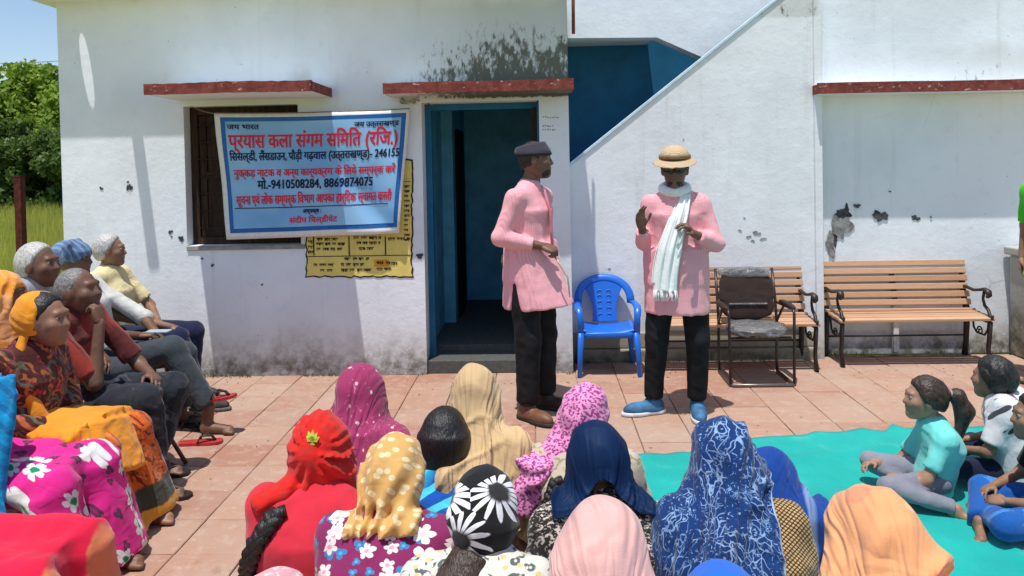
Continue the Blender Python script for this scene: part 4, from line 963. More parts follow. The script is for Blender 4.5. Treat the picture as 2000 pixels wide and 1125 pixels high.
# ================================================================== FURNITURE
# blue plastic armchair
PB = plain('blue_plastic', (.012, .14, .60), .32, .5, .04, .05, 8)
ca = thing('plastic_chair', 'blue moulded plastic armchair against the wall between the two standing men', 'chair', (atY(1187, 700, 5.65).x, 5.69, 0), PI); ca.scale = (.93, .85, .94)
def plate(poly2, y_of, th, mat, name, par):
    """outline in x,z; y_of(x,z) gives the bend"""
    bb = B(); vs = [bb.bm.verts.new((x, y_of(x, z), z)) for x, z in poly2]; f = bb.bm.faces.new(vs); bmesh.ops.triangulate(bb.bm, faces=[f]); me = bb.mesh(name); o = link(name, me, mat, par); md = o.modifiers.new('t', 'SOLIDIFY'); md.thickness = th; md.offset = 0
    bv = o.modifiers.new('b', 'BEVEL'); bv.width = .004; bv.segments = 2; bv.limit_method = 'ANGLE'; return o
by = lambda x, z: -.17-.12*(z-.36)/.36+.35*x*x         # chair faces +y locally; back leans to -y
sp = [(-.105, .37), (.105, .37), (.10, .50), (.135, .60), (.165, .66), (.13, .70), (.06, .72), (-.06, .72), (-.13, .70), (-.165, .66), (-.135, .60), (-.10, .50)]
plate(sp, by, .014, PB, 'back_splat', ca)
b = B(); arch = []
for k in range(25):
    a = PI*k/24; x = -.225*math.cos(a); z = .52+.205*math.sin(a)**.75; arch.append((x, by(x, z)+.0, z))
b.tube(arch, .020, 10, flat=(1.7, .7)); b.obj('back_rim', PB, ca, True)
r = random.Random(2); orn = B()
PB2 = plain('blue_plastic_relief', (.05, .20, .66), .3, .5, .04, 0)
for z in (.42, .47, .52, .57, .61):
    for sx_ in (-1, 1):
        pts = []
        for k in range(14):
            a = k*.5; rr = .022*(1-k/18); pts.append((sx_*(.035+rr*math.cos(a)), by(.03, z)+.012, z+rr*math.sin(a)))
        orn.tube(pts, .0035, 6)
orn.obj('ornament', PB2, ca, True)['kind'] = 'stuff'
sq = B()
P = [[Vector((x*(1-.0), y, .355+.012*(abs(x)/.2)**3*2+.006*math.cos(y*9))) for x in [-.215+.43*i/14 for i in range(15)]] for y in [-.19+.40*j/12 for j in range(13)]]
so_ = sheet('seat', P, PB, ca); so_.modifiers.new('t', 'SOLIDIFY').thickness = .02
B().tube([(-.215, -.17, .335), (-.215, .19, .335), (-.16, .215, .332), (.16, .215, .332), (.215, .19, .335), (.215, -.17, .335)], .02, 8, flat=(.5, 1.2)).obj('apron', PB, ca, True)
for s in (-1, 1):
    B().tube([(s*.222, .20, .35), (s*.232, .215, .18), (s*.242, .225, 0)], [.032, .027, .022], 10, flat=(1, .7)).obj('leg', PB, ca, True)
    B().tube([(s*.205, -.17, .35), (s*.22, -.21, .18), (s*.235, -.24, 0)], [.030, .026, .021], 10, flat=(1, .7)).obj('leg', PB, ca, True)
    b = B(); b.tube([(s*.225, -.165, .535), (s*.238, -.08, .545), (s*.243, .08, .54), (s*.236, .185, .525), (s*.228, .205, .47), (s*.222, .20, .34)], [.024, .026, .028, .027, .024, .026], 10, flat=(1.1, .65)); b.obj('armrest', PB, ca, True)
# visitor chair wrapped in polythene
BR = cloth('brown_upholstery', (.040, .024, .020), None, .7, .3, .1); POLY = M('polythene_wrap', .18, .6); POLY.b.inputs['Transmission Weight'].default_value = .75; n = POLY.noise(POLY.co(), 14, 4, .6, 1.5); POLY.col((.62, .62, .63)); POLY.bump(n, .9, .03)
POLY = POLY.m; CHR = plain('dark_tube_metal', (.05, .04, .04), .35, .5, .1, 0, metallic=.6); ARM = plain('armrest_foam', (.03, .018, .014), .6, .3)
oc = thing('visitor_chair', 'dark brown cushioned office chair in plastic wrap on a metal sled frame', 'chair', (atY(1474, 700, 5.42).x, 5.43, 0), PI); oc.scale = (.95, .95, .97)
def cushion(name, c, d, mat, par, disp=.006, seed=2, rot=None, p=3.2):
    c = A(*c); d = A(*d)
    ax = (lambda X, Y, Z: ((np.abs((X-c[0])/d[0])**p+np.abs((Y-c[1]-(0 if rot is None else rot*(Z-c[2])))/d[1])**2.4+np.abs((Z-c[2])/d[2])**p)**(1/p)-1)*min(d))
    return grow(name, [([(ax, c-d*1.1-abs(rot or 0)*d[2]*A(0, 1, 0), c+d*1.1+abs(rot or 0)*d[2]*A(0, 1, 0), 0, 1)], .009)], mat, par, crease(disp, .05, (1, 0, .2), 2.2, seed))
cushion('backrest', (0, -.20, .61), (.215, .035, .195), BR, oc, rot=-.22)
wr_ = cushion('plastic_cover', (0, -.228, .775), (.218, .034, .042), POLY, oc, .012, 8, rot=-.22)
B().box((-.15, -.155, .535), (.15, -.135, .548), .004).obj('cover_fold', POLY, oc)
cushion('seat', (0, .03, .385), (.20, .20, .040), BR, oc); cushion('plastic_cover', (0, .06, .395), (.205, .185, .045), POLY, oc, .012, 5)
for s in (-1, 1):
    b = B(); b.tube([(s*.225, -.27, .80), (s*.228, -.20, .56), (s*.228, -.17, .40), (s*.228, -.18, .10), (s*.228, -.17, .014)], .0115, 8); b.obj('frame', CHR, oc, True)
    b = B(); b.tube([(s*.228, -.17, .40), (s*.232, .0, .56)], .010, 8); b.tube([(s*.235, -.16, .545), (s*.24, .17, .56), (s*.24, .20, .53), (s*.235, .20, .02)], .011, 8); b.obj('arm_tube', CHR, oc, True)
    cushion('armrest', (s*.247, .02, .565), (.026, .16, .020), ARM, oc, .003)
b = B(); b.tube([(-.228, -.17, .38), (.228, -.17, .38)], .01, 8); b.tube([(-.228, .17, .35), (.228, .17, .35)], .01, 8); b.obj('cross_tube', CHR, oc, True)['kind'] = 'stuff'
b = B(); b.tube([(-.228, -.17, .013), (-.232, .19, .013), (-.22, .212, .013), (.22, .212, .013), (.232, .19, .013), (.228, -.17, .013)], .0125, 8); b.obj('sled_base', plain('worn_tube_metal', (.2, .17, .15), .35, .5, .1, 0, metallic=.7), oc, True)
# park benches with timber slats
SL = M('bench_slat_wood', .6, .3); co = SL.co(); oi = SL.n('ShaderNodeObjectInfo').outputs['Random']; nz = SL.noise(SL.mp(co, (.6, 9, 9)), 9, 5, .6, .4); base = SL.mix(oi, (.46, .26, .15), (.56, .35, .22)); SL.col(SL.mix(SL.math('MULTIPLY', SL.ss(nz, .45, .75), .4), base, (.28, .12, .06))); SL.bump(nz, .2, .006); SL = SL.m
IRON = plain('black_cast_iron', (.022, .014, .012), .5, .5, .2, .2, 14)
def bench(loc, W, label, first=[None]):
    t = thing('bench', label, 'bench', loc, 0, 'timber slat benches by the wall')      # faces -y (towards the camera)
    if first[0] is None: first[0] = {}
    bx = lambda z: .02+.10*(z-.36)/.38                # back leans away from camera
    zs = [.436, .497, .558, .619, .680, .741]
    def slat(loc_, d, rx):
        key = tuple(d)
        if key not in first[0]:
            bb = B(); bb.box((-d[0]/2, -d[1]/2, -d[2]/2), (d[0]/2, d[1]/2, d[2]/2), .005); first[0][key] = bb.mesh('slat'); first[0][key].materials.append(SL)
        o = bpy.data.objects.new('slat', first[0][key]); C.objects.link(o); o.parent = t; o.location = loc_; o.rotation_euler = (rx, random.uniform(-.002, .002), random.uniform(-.003, .003))
    for i, z in enumerate(zs): slat((0, bx(z)-.0, z), (W, .022, .047), -.26)
    for i, (y, z) in enumerate(((-.02, .385), (-.082, .372), (-.144, .367), (-.206, .366), (-.268, .360))): slat((0, y, z), (W-.01, .056, .024), (-.12, -.08, -.02, 0, .12)[i])
    for s in (-1, 1):
        x = s*(W/2-.03)
        b = B(); b.tube([(x, bx(.77)+.03, .775), (x, bx(.6)+.024, .6), (x, bx(.46)+.026, .46), (x, .035, .37), (x, .04, .25), (x, .05, .12), (x, .07, 0)], [.014, .017, .018, .022, .019, .017, .02], 8, flat=(.9, 1.2)); b.obj('leg', IRON, t, True)
        b = B(); b.tube([(x, .03, .352), (x, -.12, .342), (x, -.22, .34), (x, -.27, .33), (x, -.26, .22), (x, -.245, .12), (x, -.275, 0)], [.016, .016, .018, .019, .017, .016, .02], 8, flat=(.9, 1.2)); b.obj('leg', IRON, t, True)
        b = B(); b.tube([(x, bx(.56)+.02, .560), (x, -.06, .545), (x, -.14, .56), (x, -.20, .575), (x, -.25, .565), (x, -.26, .535), (x, -.24, .52)], [.013, .012, .013, .015, .018, .016, .012], 8, flat=(1.4, .9)); b.tube([(x, -.20, .565), (x, -.18, .50), (x, -.20, .45), (x, -.25, .42), (x, -.265, .385), (x, -.295, .365), (x, -.305, .39)], [.011, .010, .012, .013, .014, .012, .009], 8); b.obj('armrest', IRON, t, True)
        b = B(); pts = []
        for k in range(16): a = k*.55; rr = .038*(1-k/20); pts.append((x, -.14+rr*math.cos(a), .24+rr*math.sin(a)))
        b.tube([(x, -.04, .335), (x, -.06, .25), (x, -.10, .22), (x, -.20, .22), (x, -.24, .27), (x, -.25, .335)], .008, 6); b.tube(pts, .006, 6); b.obj('scroll_brace', IRON, t, True)
    b = B(); b.box((-.02, bx(.57)+.018, .42), (.02, bx(.57)+.026, .76), .002, rot=Matrix.Rotation(-.26, 4, 'X')); b.obj('centre_strap', IRON, t)
    b = B(); b.tube([(-W/2+.03, .07, .16), (W/2-.03, .07, .16)], .008, 6); b.obj('stretcher', IRON, t, True); return t
bx1 = atY(1432, 700, 5.72).x; bench((bx1, 5.87, 0), 1.24, 'slatted bench half hidden behind the wrapped office chair')
bx2 = atY(1778, 700, 5.8).x; bench((bx2, 5.98, 0), 1.17, 'full length slatted bench with black iron arms against the peeling wall at right')

# ---- teal ground sheet
m = M('teal_mat', .9, .1); co = m.co(); n = m.noise(co, 2.5, 4); w = m.noise(co, 380, 2); tc = m.mix(m.ss(n, .3, .7), (.003, .31, .275), (.005, .39, .34)); tc = m.mix(m.math('MULTIPLY', m.ss(m.noise(co, 5, 6, .7), .56, .75), .22), tc, (.30, .42, .36)); m.col(tc); m.bump(m.math('ADD', m.math('MULTIPLY', m.noise(m.mp(co, (1, .4, 1), rot=(0, 0, .5)), 6, 4, .55, 1.0), 1.8), m.math('MULTIPLY', w, .06)), .45, .02); m.b.inputs['Sheen Weight'].default_value = .2; TEAL = m.m
far = [atZ(*p) for p in ((1226, 892, 0), (1300, 890, 0), (1350, 888, 0), (1420, 868, 0), (1480, 857, 0), (1570, 853, 0), (1590, 846, 0), (1640, 848, 0), (1680, 840, 0), (1700, 846, 0), (1728, 846, 0), (1742, 833, 0), (1760, 840, 0), (1850, 838, 0), (2000, 834, 0), (2150, 832, 0))]
def farat(x):
    for a, b_ in zip(far, far[1:]):
        if a.x <= x <= b_.x: return a.y+(b_.y-a.y)*(x-a.x)/(b_.x-a.x)
    return far[0].y if x < far[0].x else far[-1].y
X0, X1 = far[0].x, 4.1; nx, ny = 110, 80; P = []
for j in range(ny+1):
    row = []
    for i in range(nx+1):
        x = X0+(X1-X0)*i/nx; yf = farat(x); y = yf+(1.2-yf)*j/ny; e = math.exp(-j*.55)
        z = .008+.006*abs(mnoise.noise(Vector((x*3, y*3, 1))))+e*.020*abs(mnoise.noise(Vector((x*6, 0, 3))))
        for (ax, ay, bx_, by_, hh, ww) in ((1.85, 3.45, 1.95, 2.3, .018, .02), (2.2, 3.9, 3.6, 3.5, .012, .03), (.95, 3.8, 1.6, 3.1, .012, .025), (1.2, 3.9, 2.0, 4.1, .010, .03)):
            t = max(0, min(1, ((x-ax)*(bx_-ax)+(y-ay)*(by_-ay))/((bx_-ax)**2+(by_-ay)**2))); dd = math.hypot(x-ax-t*(bx_-ax), y-ay-t*(by_-ay)); z += hh*math.exp(-(dd/ww)**2)
        row.append((x+.006*math.sin(j*.7)*(1 if i == 0 else 0), y, z))
    P.append(row)
mat_ = sheet('ground_mat', P, TEAL, None, thick=.004); tag(mat_, 'large teal green cloth mat spread on the tiles under the seated children', 'mat')
# ================================================================== STANDING MEN
PINK = cloth('pink_kurta', (.78, .34, .38), [('grid', (.84, .43, .47), 300, .5, 0)], wr=.35, sheen=.2)
ATHS = lambda f: math.atan2(-f[0], f[1])
def kurta(P, J, hem_z, flare, mat, cut_side=None, fold_seed=3, fwd=0.0, sh_side=0.0, neck=True):
    pel = J['pel']; hem = A(pel[0]+sh_side, pel[1]+fwd, hem_z)
    ex = [ecn(J['pel']+A(0, 0, .12), hem, (.190, .142), flare, k=.06)]
    cuts = []
    if cut_side:
        for sx_, w in cut_side: cuts.append(cut(ecn(A(sx_+.015, .0, hem_z+.16), A(sx_, .0, hem_z-.03), (.09, .004), (.12, w), k=.01)))
    cuts.append(half(A(0, 0, hem_z), (0, 0, -1), .004))
    d1 = crease(.017, .065, (.06, .05, 1), 8, fold_seed); d2 = crease(.004, .035, (.8, .2, .5), 2.5, fold_seed+3)
    return top(P, J, mat, 'kurta', g=.018, sleeve=(.9, .9), extra=ex, cuts=cuts, disp=[d1, d2], vox=.009, sv=.013)
# left man, turned to his companion
fa = (.86, -.5); th = ATHS(fa); pa = atY(1040, 700, 4.72)
ma = thing('person', 'man in pink kurta and dark cap standing before the blue doorway, turned to his right-hand neighbour', 'person', (pa.x, 4.72, 0), th)
ma['label'] = 'bearded man in pink kurta, black trousers and dark cap standing before the blue doorway'
Ja = pose('stand', el=[A(-.25, -.10, 1.12), A(.245, -.06, 1.12)], wr=[A(-.10, -.20, 1.0), A(.125, .165, 1.065)], hd=A(.0, .05, 1.575), kn=[A(-.10, .03, .49), A(.11, .04, .49)], an=[A(-.12, .02, .09), A(.12, .03, .09)], toe=[A(-.15, 1, 0), A(.25, 1, 0)])
ma.scale = (1.03,)*3; c_, s_ = math.cos(-th), math.sin(-th); wdir = (1.0, -.10); Ja['face'] = (wdir[0]*c_-wdir[1]*s_, wdir[0]*s_+wdir[1]*c_, .02)
body(ma, Ja, SK4, hands=((.6,), (1.05, (-.25, .85, -.30), (-.3, -.3, -.9), (-.9, -.4, .3))), feet=True)
eyes(ma, Ja)
kurta(ma, Ja, .675, (.208, .225), PINK, [(.24, .06)], 5, .045)
def quadp(q): return lambda extra=None: None
sA, fA, uA = head_frame(Ja['face']); hA = Ja['hd']; RA = np.stack([sA, fA, uA]); qa = lambda a, b, d: hA+sA*a+fA*b+uA*d
# collar, placket, buttons
b = B(); n0 = Ja['nk']; b.tube([n0+A(.075*math.cos(t), .072*math.sin(t)+.012, -.015-.016*math.sin(t)) for t in [PI/2+.25+i*(2*PI-.5)/20 for i in range(21)]], .013, 8, flat=(.6, 1.5)); b.obj('collar', PINK, ma, True)
PKD = cloth('pink_trim', (.60, .20, .26), None)
b = B(); b.tube([A(0, .105, 1.40), A(0, .142, 1.28), A(0, .148, 1.15), A(0, .155, 1.02)], .012, 8, flat=(1.4, .5)); b.obj('placket', PKD, ma, True)
trousers(ma, Ja, BLK, g=.020, wide=1.25)
BS = plain('brown_leather', (.16, .07, .035), .5, .4); BS2 = plain('dark_leather', (.04, .022, .016), .5, .4); SOLE = plain('dark_sole', (.03, .025, .02), .8)
shoe(ma, Ja['an'][1], Ja['toe'][1], BS, SOLE); shoe(ma, Ja['an'][0], Ja['toe'][0], BS2, SOLE)
hair(ma, Ja, HB, vol=.004, front=.05); grow('beard', [([ell(qa(0, .045, -.066), (.050, .048, .042), RA, .02), ell(qa(0, .088, -.036), (.024, .014, .008), RA, .02), cut(ell(qa(0, .108, -.048), (.02, .02, .007), RA, .006)), half(qa(0, 0, -.035), uA, .02)], .0065)], HB, ma, crease(.004, .01, (0, 0, 1), 2, 3))
CAP = cloth('dark_cap_felt', (.045, .038, .055), None, .85, .3)
cp_ = grow('cap', [([ell(qa(0, -.014, .040), (.091, .110, .070), RA, .02), ecn(qa(0, -.020, .045), qa(0, -.030, .118), (.092, .112), (.062, .092), sA, .02), half(qa(0, -.01, .035), -uA+fA*-.10, .01), half(qa(0, 0, .112), uA+fA*-.18, .015)], .006)], CAP, ma, crease(.004, .05, (0, 1, 0), 3, 2))
b = B(); b.tube([qa(.093*math.cos(t), -.014+.112*math.sin(t), .044) for t in [i*2*PI/28 for i in range(28)]], .006, 6, True, flat=(.6, 1.6)); b.obj('cap_band', plain('cap_band_cloth', (.02, .02, .03), .8), cp_, True)
# thin whistle cord hanging from his hand
w_ = Matrix.Rotation(th, 4, 'Z'); hw_ = Matrix.Translation((pa.x, 4.72, 0)) @ w_ @ Vector((Ja['wr'][1][0]-.04, Ja['wr'][1][1]+.09, Ja['wr'][1][2]-.06))
stk = B(); stk.tube([hw_+Vector((-.03, -.0, .03)), hw_+Vector((0, -.02, -.01)), hw_+Vector((.05, -.02, -.10)), hw_+Vector((.06, -.01, -.22))], [.006, .007, .006, .004], 6); tag(stk.obj('cord', plain('cream_cord', (.6, .5, .38), .8), None, True), 'short cream cord dangling from the hand of the man in the dark cap', 'cord')
# right man with hat, sunglasses and scarf
fb = (-.16, -.99); tb = ATHS(fb); pb = atY(1323, 700, 4.68)
mb = thing('person', 'man in pink kurta with straw hat, sunglasses and white scarf, both hands raised', 'person', (pb.x, 4.68, 0), tb)
Jb = pose('stand', sh=[A(-.160, 0, 1.335), A(.152, 0, 1.335)], el=[A(-.245, .03, 1.09), A(.195, .02, 1.10)], wr=[A(-.10, .17, 1.165), A(.205, .15, 1.20)], nk=A(0, .01, 1.415), hd=A(-.0, .045, 1.545), hp=[A(-.095, 0, .9), A(.09, 0, .9)],
          kn=[A(-.125, .03, .49), A(.125, .03, .49)], an=[A(-.12, -.01, .09), A(.155, 0, .09)], toe=[A(-.05, 1, 0), A(.95, .45, 0)])
Jb['face'] = (.06, 1, -.05)
body(mb, Jb, SK4, hands=((.55, (.45, .35, .55), (.6, .1, -.5), (.1, .9, .3)), (.28, (.15, .25, .95), (-.75, .6, -.2), (-.65, .45, .3))))
eyes(mb, Jb)
kurta(mb, Jb, .655, (.205, .165), PINK, None, 9)
trousers(mb, Jb, BLK, g=.016, wide=1.1)
BLS = plain('blue_canvas', (.05, .16, .30), .7, .3, .25, .4, 14); WSO = plain('white_sole', (.6, .62, .64), .6); LAC = plain('white_lace', (.65, .68, .72), .7)
for i in (0, 1): shoe(mb, Jb['an'][i], Jb['toe'][i], BLS, WSO, LAC)
sB, fB, uB = head_frame(Jb['face']); hB = Jb['hd']; RB = np.stack([sB, fB, uB]); qb = lambda a, b, d: hB+sB*a+fB*b+uB*d
hair(mb, Jb, HB, vol=.010, front=.05); grow('stubble', [([ell(qb(0, .050, -.070), (.046, .042, .034), RB, .02), half(qb(0, 0, -.052), uB, .02)], .0065)], HB, mb, crease(.004, .01, (0, 0, 1), 2, 3))
STR = M('straw', .8, .2); co = STR.co(); w = STR.n('ShaderNodeTexWave', wave_type='RINGS', rings_direction='Z'); STR.put(w.inputs['Vector'], co); w.inputs['Scale'].default_value = 45; w.inputs['Distortion'].default_value = 2; STR.col(STR.mix(w.outputs['Fac'], (.46, .31, .18), (.66, .50, .33))); STR.bump(w.outputs['Fac'], .4, .004); STR = STR.m
hat = grow('hat', [([ell(qb(0, -.014, .088), (.092, .110, .072), RB, .02), half(qb(0, 0, .074), -uB, .004), ], .0055), ([ecn(qb(0, -.018, .050), qb(0, -.012, .082), (.140, .158), (.094, .112), sB, .02), cut(ecn(qb(0, -.018, .040), qb(0, -.012, .072), (.134, .152), (.086, .104), sB, .004))], .0045)], STR, mb)
b = B(); b.tube([qb(.096*math.cos(t), -.012+.113*math.sin(t), .090) for t in [i*2*PI/28 for i in range(28)]], .007, 6, True, flat=(.5, 2.0)); b.obj('hat_band', plain('hat_band_cloth', (.30, .20, .12), .8), hat, True)
GL = plain('dark_lens', (.006, .006, .008), .06, .8, 0, 0)
gl = B()
for s in (-1, 1):
    gl.lathe([(0.001, -.003), (.023, -.003), (.026, 0), (.023, .003), (.001, .003)], (0, 0, 0), 16)
    vs = gl.bm.verts[:]; 
    for v in vs[-80:]:
        x, y, z = v.co; v.co = Vector(qb(s*.035+x*1.26, .108+z-.25*abs(s*.034+x)**1.6, .014+y*1.02))
gl = gl.obj('sunglasses', GL, mb, True)
b = B(); b.tube([qb(-.012, .109, .022), qb(0, .112, .026), qb(.012, .109, .022)], .003, 6)
for s in (-1, 1): b.tube([qb(s*.058, .098, .018), qb(s*.076, .07, .018), qb(s*.082, -.0, .014)], .0028, 6)
b.obj('frame', GL, gl, True)['kind'] = 'stuff'
WSC = cloth('white_scarf_cotton', (.80, .83, .81), None, wr=.4)
nb = Jb['nk']
scl = [cone(nb+A(.072*math.cos(t), .075*math.sin(t)+.006, .018-.022*math.sin(t)), nb+A(.072*math.cos(t+.5), .075*math.sin(t+.5)+.006, .018-.022*math.sin(t+.5)), .026, .026, .02) for t in np.arange(0, 6.28, .5)]
scf = grow('scarf', [(scl, .007)], WSC, mb, [crease(.006, .02, (.22, 0, 1), 14, 4)])
def strip(ctrl, w0, w1, n=44, nx=26, seed=1, pl=.007):
    ctrl = [Vector(c) for c in ctrl]; rows = []
    for i in range(n+1):
        t = i/n*(len(ctrl)-1); k = min(int(t), len(ctrl)-2); f = t-k; p0, p1, p2, p3 = (ctrl[max(0, min(len(ctrl)-1, q))] for q in (k-1, k, k+1, k+2))
        c = .5*((2*p1)+(p2-p0)*f+(2*p0-5*p1+4*p2-p3)*f*f+(3*p1-p0-3*p2+p3)*f**3); w = w0+(w1-w0)*min(1, i/n*1.6); row = []
        for q in range(nx+1):
            u = q/nx*2-1; fold = pl*(math.cos(u*9+seed+1.2*math.sin(i*.09))+.6*math.cos(u*17+seed*2+i*.05)); row.append(c+Vector((u*w, fold-.018*u*u+.0*i, .004*math.sin(u*5+i*.3))))
        rows.append(row)
    return rows
for ctrl_, w0_, w1_, sd_ in (([(-.060, .085, 1.40), (-.035, .135, 1.31), (.0, .168, 1.20), (.035, .190, 1.08), (.060, .200, .95), (.072, .205, .815)], .034, .070, 1), ([(-.045, .078, 1.39), (-.015, .120, 1.31), (.03, .150, 1.20), (.072, .172, 1.08), (.098, .182, .97), (.110, .190, .86)], .026, .042, 3)):
    sheet('scarf_end', strip(ctrl_, w0_, w1_, seed=sd_), WSC, scf, thick=.004)
b = B(); r = random.Random(4)
for k in range(22):
    x = .003+.0065*k; b.tube([(x, .20, .822), (x+r.uniform(-.006, .006), .203, .785), (x+r.uniform(-.012, .012), .203, .755)], .0028, 4)
b.obj('fringe', WSC, scf, True)['kind'] = 'stuff'
b = B(); b.tube([nb+A(.078*math.cos(t), .072*math.sin(t)+.012, -.02-.016*math.sin(t)) for t in [PI/2+.25+i*(2*PI-.5)/20 for i in range(21)]], .012, 8, flat=(.6, 1.5)); b.obj('collar', PINK, mb, True)

# ================================================================== WOMEN SEATED ON THE GROUND (seen from behind)
from mathutils.bvhtree import BVHTree
def snapper(P, names=('head_scarf', 'blouse', 'hair', 'dupatta', 'waist_wrap', 'body')):
    trees = []
    for o in P.children:
        if o.name.split('.')[0] in names: trees.append(BVHTree.FromPolygons([v.co for v in o.data.vertices], [tuple(p.vertices) for p in o.data.polygons]))
    def snap(x, z, lift=0.0, dflt=-.12):
        ys = [h[0].y for h in (t.ray_cast(Vector((x, -2, z)), Vector((0, 1, 0))) for t in trees) if h[0] is not None]
        return Vector((x, (min(ys) if ys else dflt)-lift, z))
    return snap
GRP = 'women seated on the ground with their backs to the camera'
def sitter(u, v, hz, label, topm, skirt=None, veil=None, falls=(), yaw=0, lean=0, w=1.0, gather=None, vdisp=None, name_veil='head_scarf', sk=SK2, seed=1, group=GRP, arms=None, hair_=None, sleeve=(.5, .5), sc=1.0, head_w=1.0, topdisp=None, extra_top=(), dr=None, front=True, nf=14, famp=.012, feet=False, face=None):
    k = hz/.83*sc; J = scaleJ(pose('ground'), k)
    if lean:
        for q in ('ch', 'nk', 'hd'): J[q] = J[q]+A(lean*J[q][2], 0, 0)
        J['sh'] = [s+A(lean*s[2], 0, 0) for s in J['sh']]
    if arms: J.update(arms)
    J['hd'] = J['hd']+A(0, 0, hz-.125-J['hd'][2]) ; J['nk'][2] = J['hd'][2]-.095; 
    if face: J['face'] = face
    p = atZ(u, v+0, hz); ry = math.radians(yaw); off = Matrix.Rotation(ry, 3, 'Z') @ Vector((J['hd'][0], J['hd'][1], 0))
    P = thing('person', label, 'person', (p.x-off.x, p.y-off.y, 0), ry, group)
    body(P, J, sk, face=False if not face else True, vox=.014, hv=.008, feet=feet, sc=k, h=(.90 if veil is not None else .84)/k, hands=((.5,), (.5,)))
    top(P, J, topm, 'blouse', g=.026, sleeve=sleeve, w=w*1.0, extra=list(extra_top), disp=topdisp or crease(.020, .06, (.5, .1, .8), 2.5, seed), vox=.011, sc=k)
    sm = skirt or topm
    L = [ell(A(0, .05, .13)*k, (.235*w*k, .20*k, .15*k), k=.06)]
    for i in (0, 1): L += [cone(J['hp'][i], J['kn'][i], .12*k, .095*k, .06), cone(J['kn'][i], J['an'][i], .085*k, .06*k, .05)]
    L0 = list(L); L.append(half(A(0, 0, .012), (0, 0, -1), .01))
    grow('skirt', [(L, .014)], sm, P, crease(.022, .06, (.6, .5, .4), 2.5, seed+2))
    h = J['hd']
    if dr is not None:
        d_ = dict(dr); k2 = d_.pop('cap', 1.0)
        col = [ell(h+A(0, -.012, .014), (.073*k2, .092*k2, .096*k2), None, .03)]+TOPS[P.name]+L0+[cone(h+A(0, -.02, -.02), J['ch'], .065, .09, .04)]
        drape(name_veil, col, veil, P, front=h+A(0, .080, .104), seed=seed, **d_)
    elif veil is not None:
        s, f, uu = head_frame(J['face']); R = np.stack([s, f, uu])
        L = [ell(h+A(0, -.014, .012), (.088*head_w, .106, .108), R, .03)]
        for fl_ in falls:
            a, b_, ra, rb = fl_[:4]; L.append(ecn(h+A(*a), h+A(*b_), ra, rb, k=fl_[4] if len(fl_) > 4 else .05, round_=False))
        if front: L.append(cut(ell(h+f*.13-uu*.035, (.072, .085, .10), R, .02)))
        dd = [crease(.011, .045, (.25, .1, 1), 4, seed+5)]
        if gather is not None: dd.append(radial(h+A(*gather), nf, famp, seed, .02, .34))
        if vdisp: dd += list(vdisp)
        grow(name_veil, [(L, .0085)], veil, P, dd)
    if hair_: hair_(P, J, h)
    return P, J
def braid(P, pts, r0, r1, mat=HB, name='braid'):
    sn = snapper(P); b = B(); pts = [sn(p[0], p[2], r0*.9) for p in [Vector(q) for a_, b_ in zip(pts, pts[1:]) for q in (a_, (A(*a_)+A(*b_))/2)]+[Vector(pts[-1])]]; N = 40; P_ = []
    def at(t):
        x = t*(len(pts)-1); i = min(int(x), len(pts)-2); return pts[i].lerp(pts[i+1], x-i)
    for s in range(3):
        q = []
        for i in range(N+1):
            t = i/N; c = at(t); a = t*30+s*2*PI/3; rr = (r0+(r1-r0)*t); q.append(c+Vector((math.cos(a)*rr*.75, -abs(math.sin(a*.5))*rr*.2, math.sin(2*a)*rr*.25)))
        b.tube(q, [(r0+(r1-r0)*i/N)*.72 for i in range(N+1)], 7)
    return b.obj(name, mat, P, True)
# 1 magenta
MG = cloth('magenta_veil', (.31, .035, .11), [('edge', (.62, .50, .50), .26, .40, .016), ('speck', (.55, .16, .28), 60, .64), ('dots', (.62, .42, .42), 16, .05, .03)], wr=.7, uv=True)
MR = cloth('maroon_print', (.24, .02, .05), [('leo', (.52, .20, .24), 15, .22, .5), ('lines', (.42, .10, .15), 5, .75, 1.5, 5)])
P, J = sitter(707, 710, .83, 'woman in translucent magenta veil and maroon printed dress, farthest left in the seated crowd', MR, MR, MG, [((0, -.03, -.02), (.0, -.09, -.15), (.090, .095), (.105, .07)), ((.05, -.0, -.05), (.085, -.02, -.32), (.05, .09), (.055, .11))], yaw=-14, seed=3, dr=dict(W=.52, L=.40, dx=.02, turn=.06, pleat=.012), gather=(.02, 0, .09), nf=12)
if 0: b = B(); h = J['hd']; sn = snapper(P); b.tube([sn(h[0]+x, h[2]+z, .003) for x, z in ((.040, .085), (.066, .03), (.080, -.05), (.095, -.12), (.10, -.18), (.11, -.24))], .007, 6, flat=(.8, 1.5))
braid(P, [h+A(-.02, -.135, -.14), h+A(-.015, -.14, -.30)], .02, .014)
# 2 beige veil
BE = cloth('beige_veil', (.58, .40, .21), None, wr=.9, uv=True); BP = cloth('dusty_pink_dress', (.44, .25, .18), [('speck', (.52, .33, .24), 30, .6)])
P, J = sitter(925, 708, .85, 'woman under a long plain beige veil falling to her right, dusty pink dress', BP, BP, BE, [((.0, -.02, .0), (.045, -.12, -.20), (.092, .10), (.14, .08)), ((.06, -.06, -.10), (.17, -.12, -.30), (.08, .07), (.09, .06))], yaw=-8, seed=7, dr=dict(W=.48, L=.42, dx=.05, turn=.16, pleat=.022, pl_dir=-.6), gather=(-.03, 0, .13), nf=16, famp=.022, w=1.05)
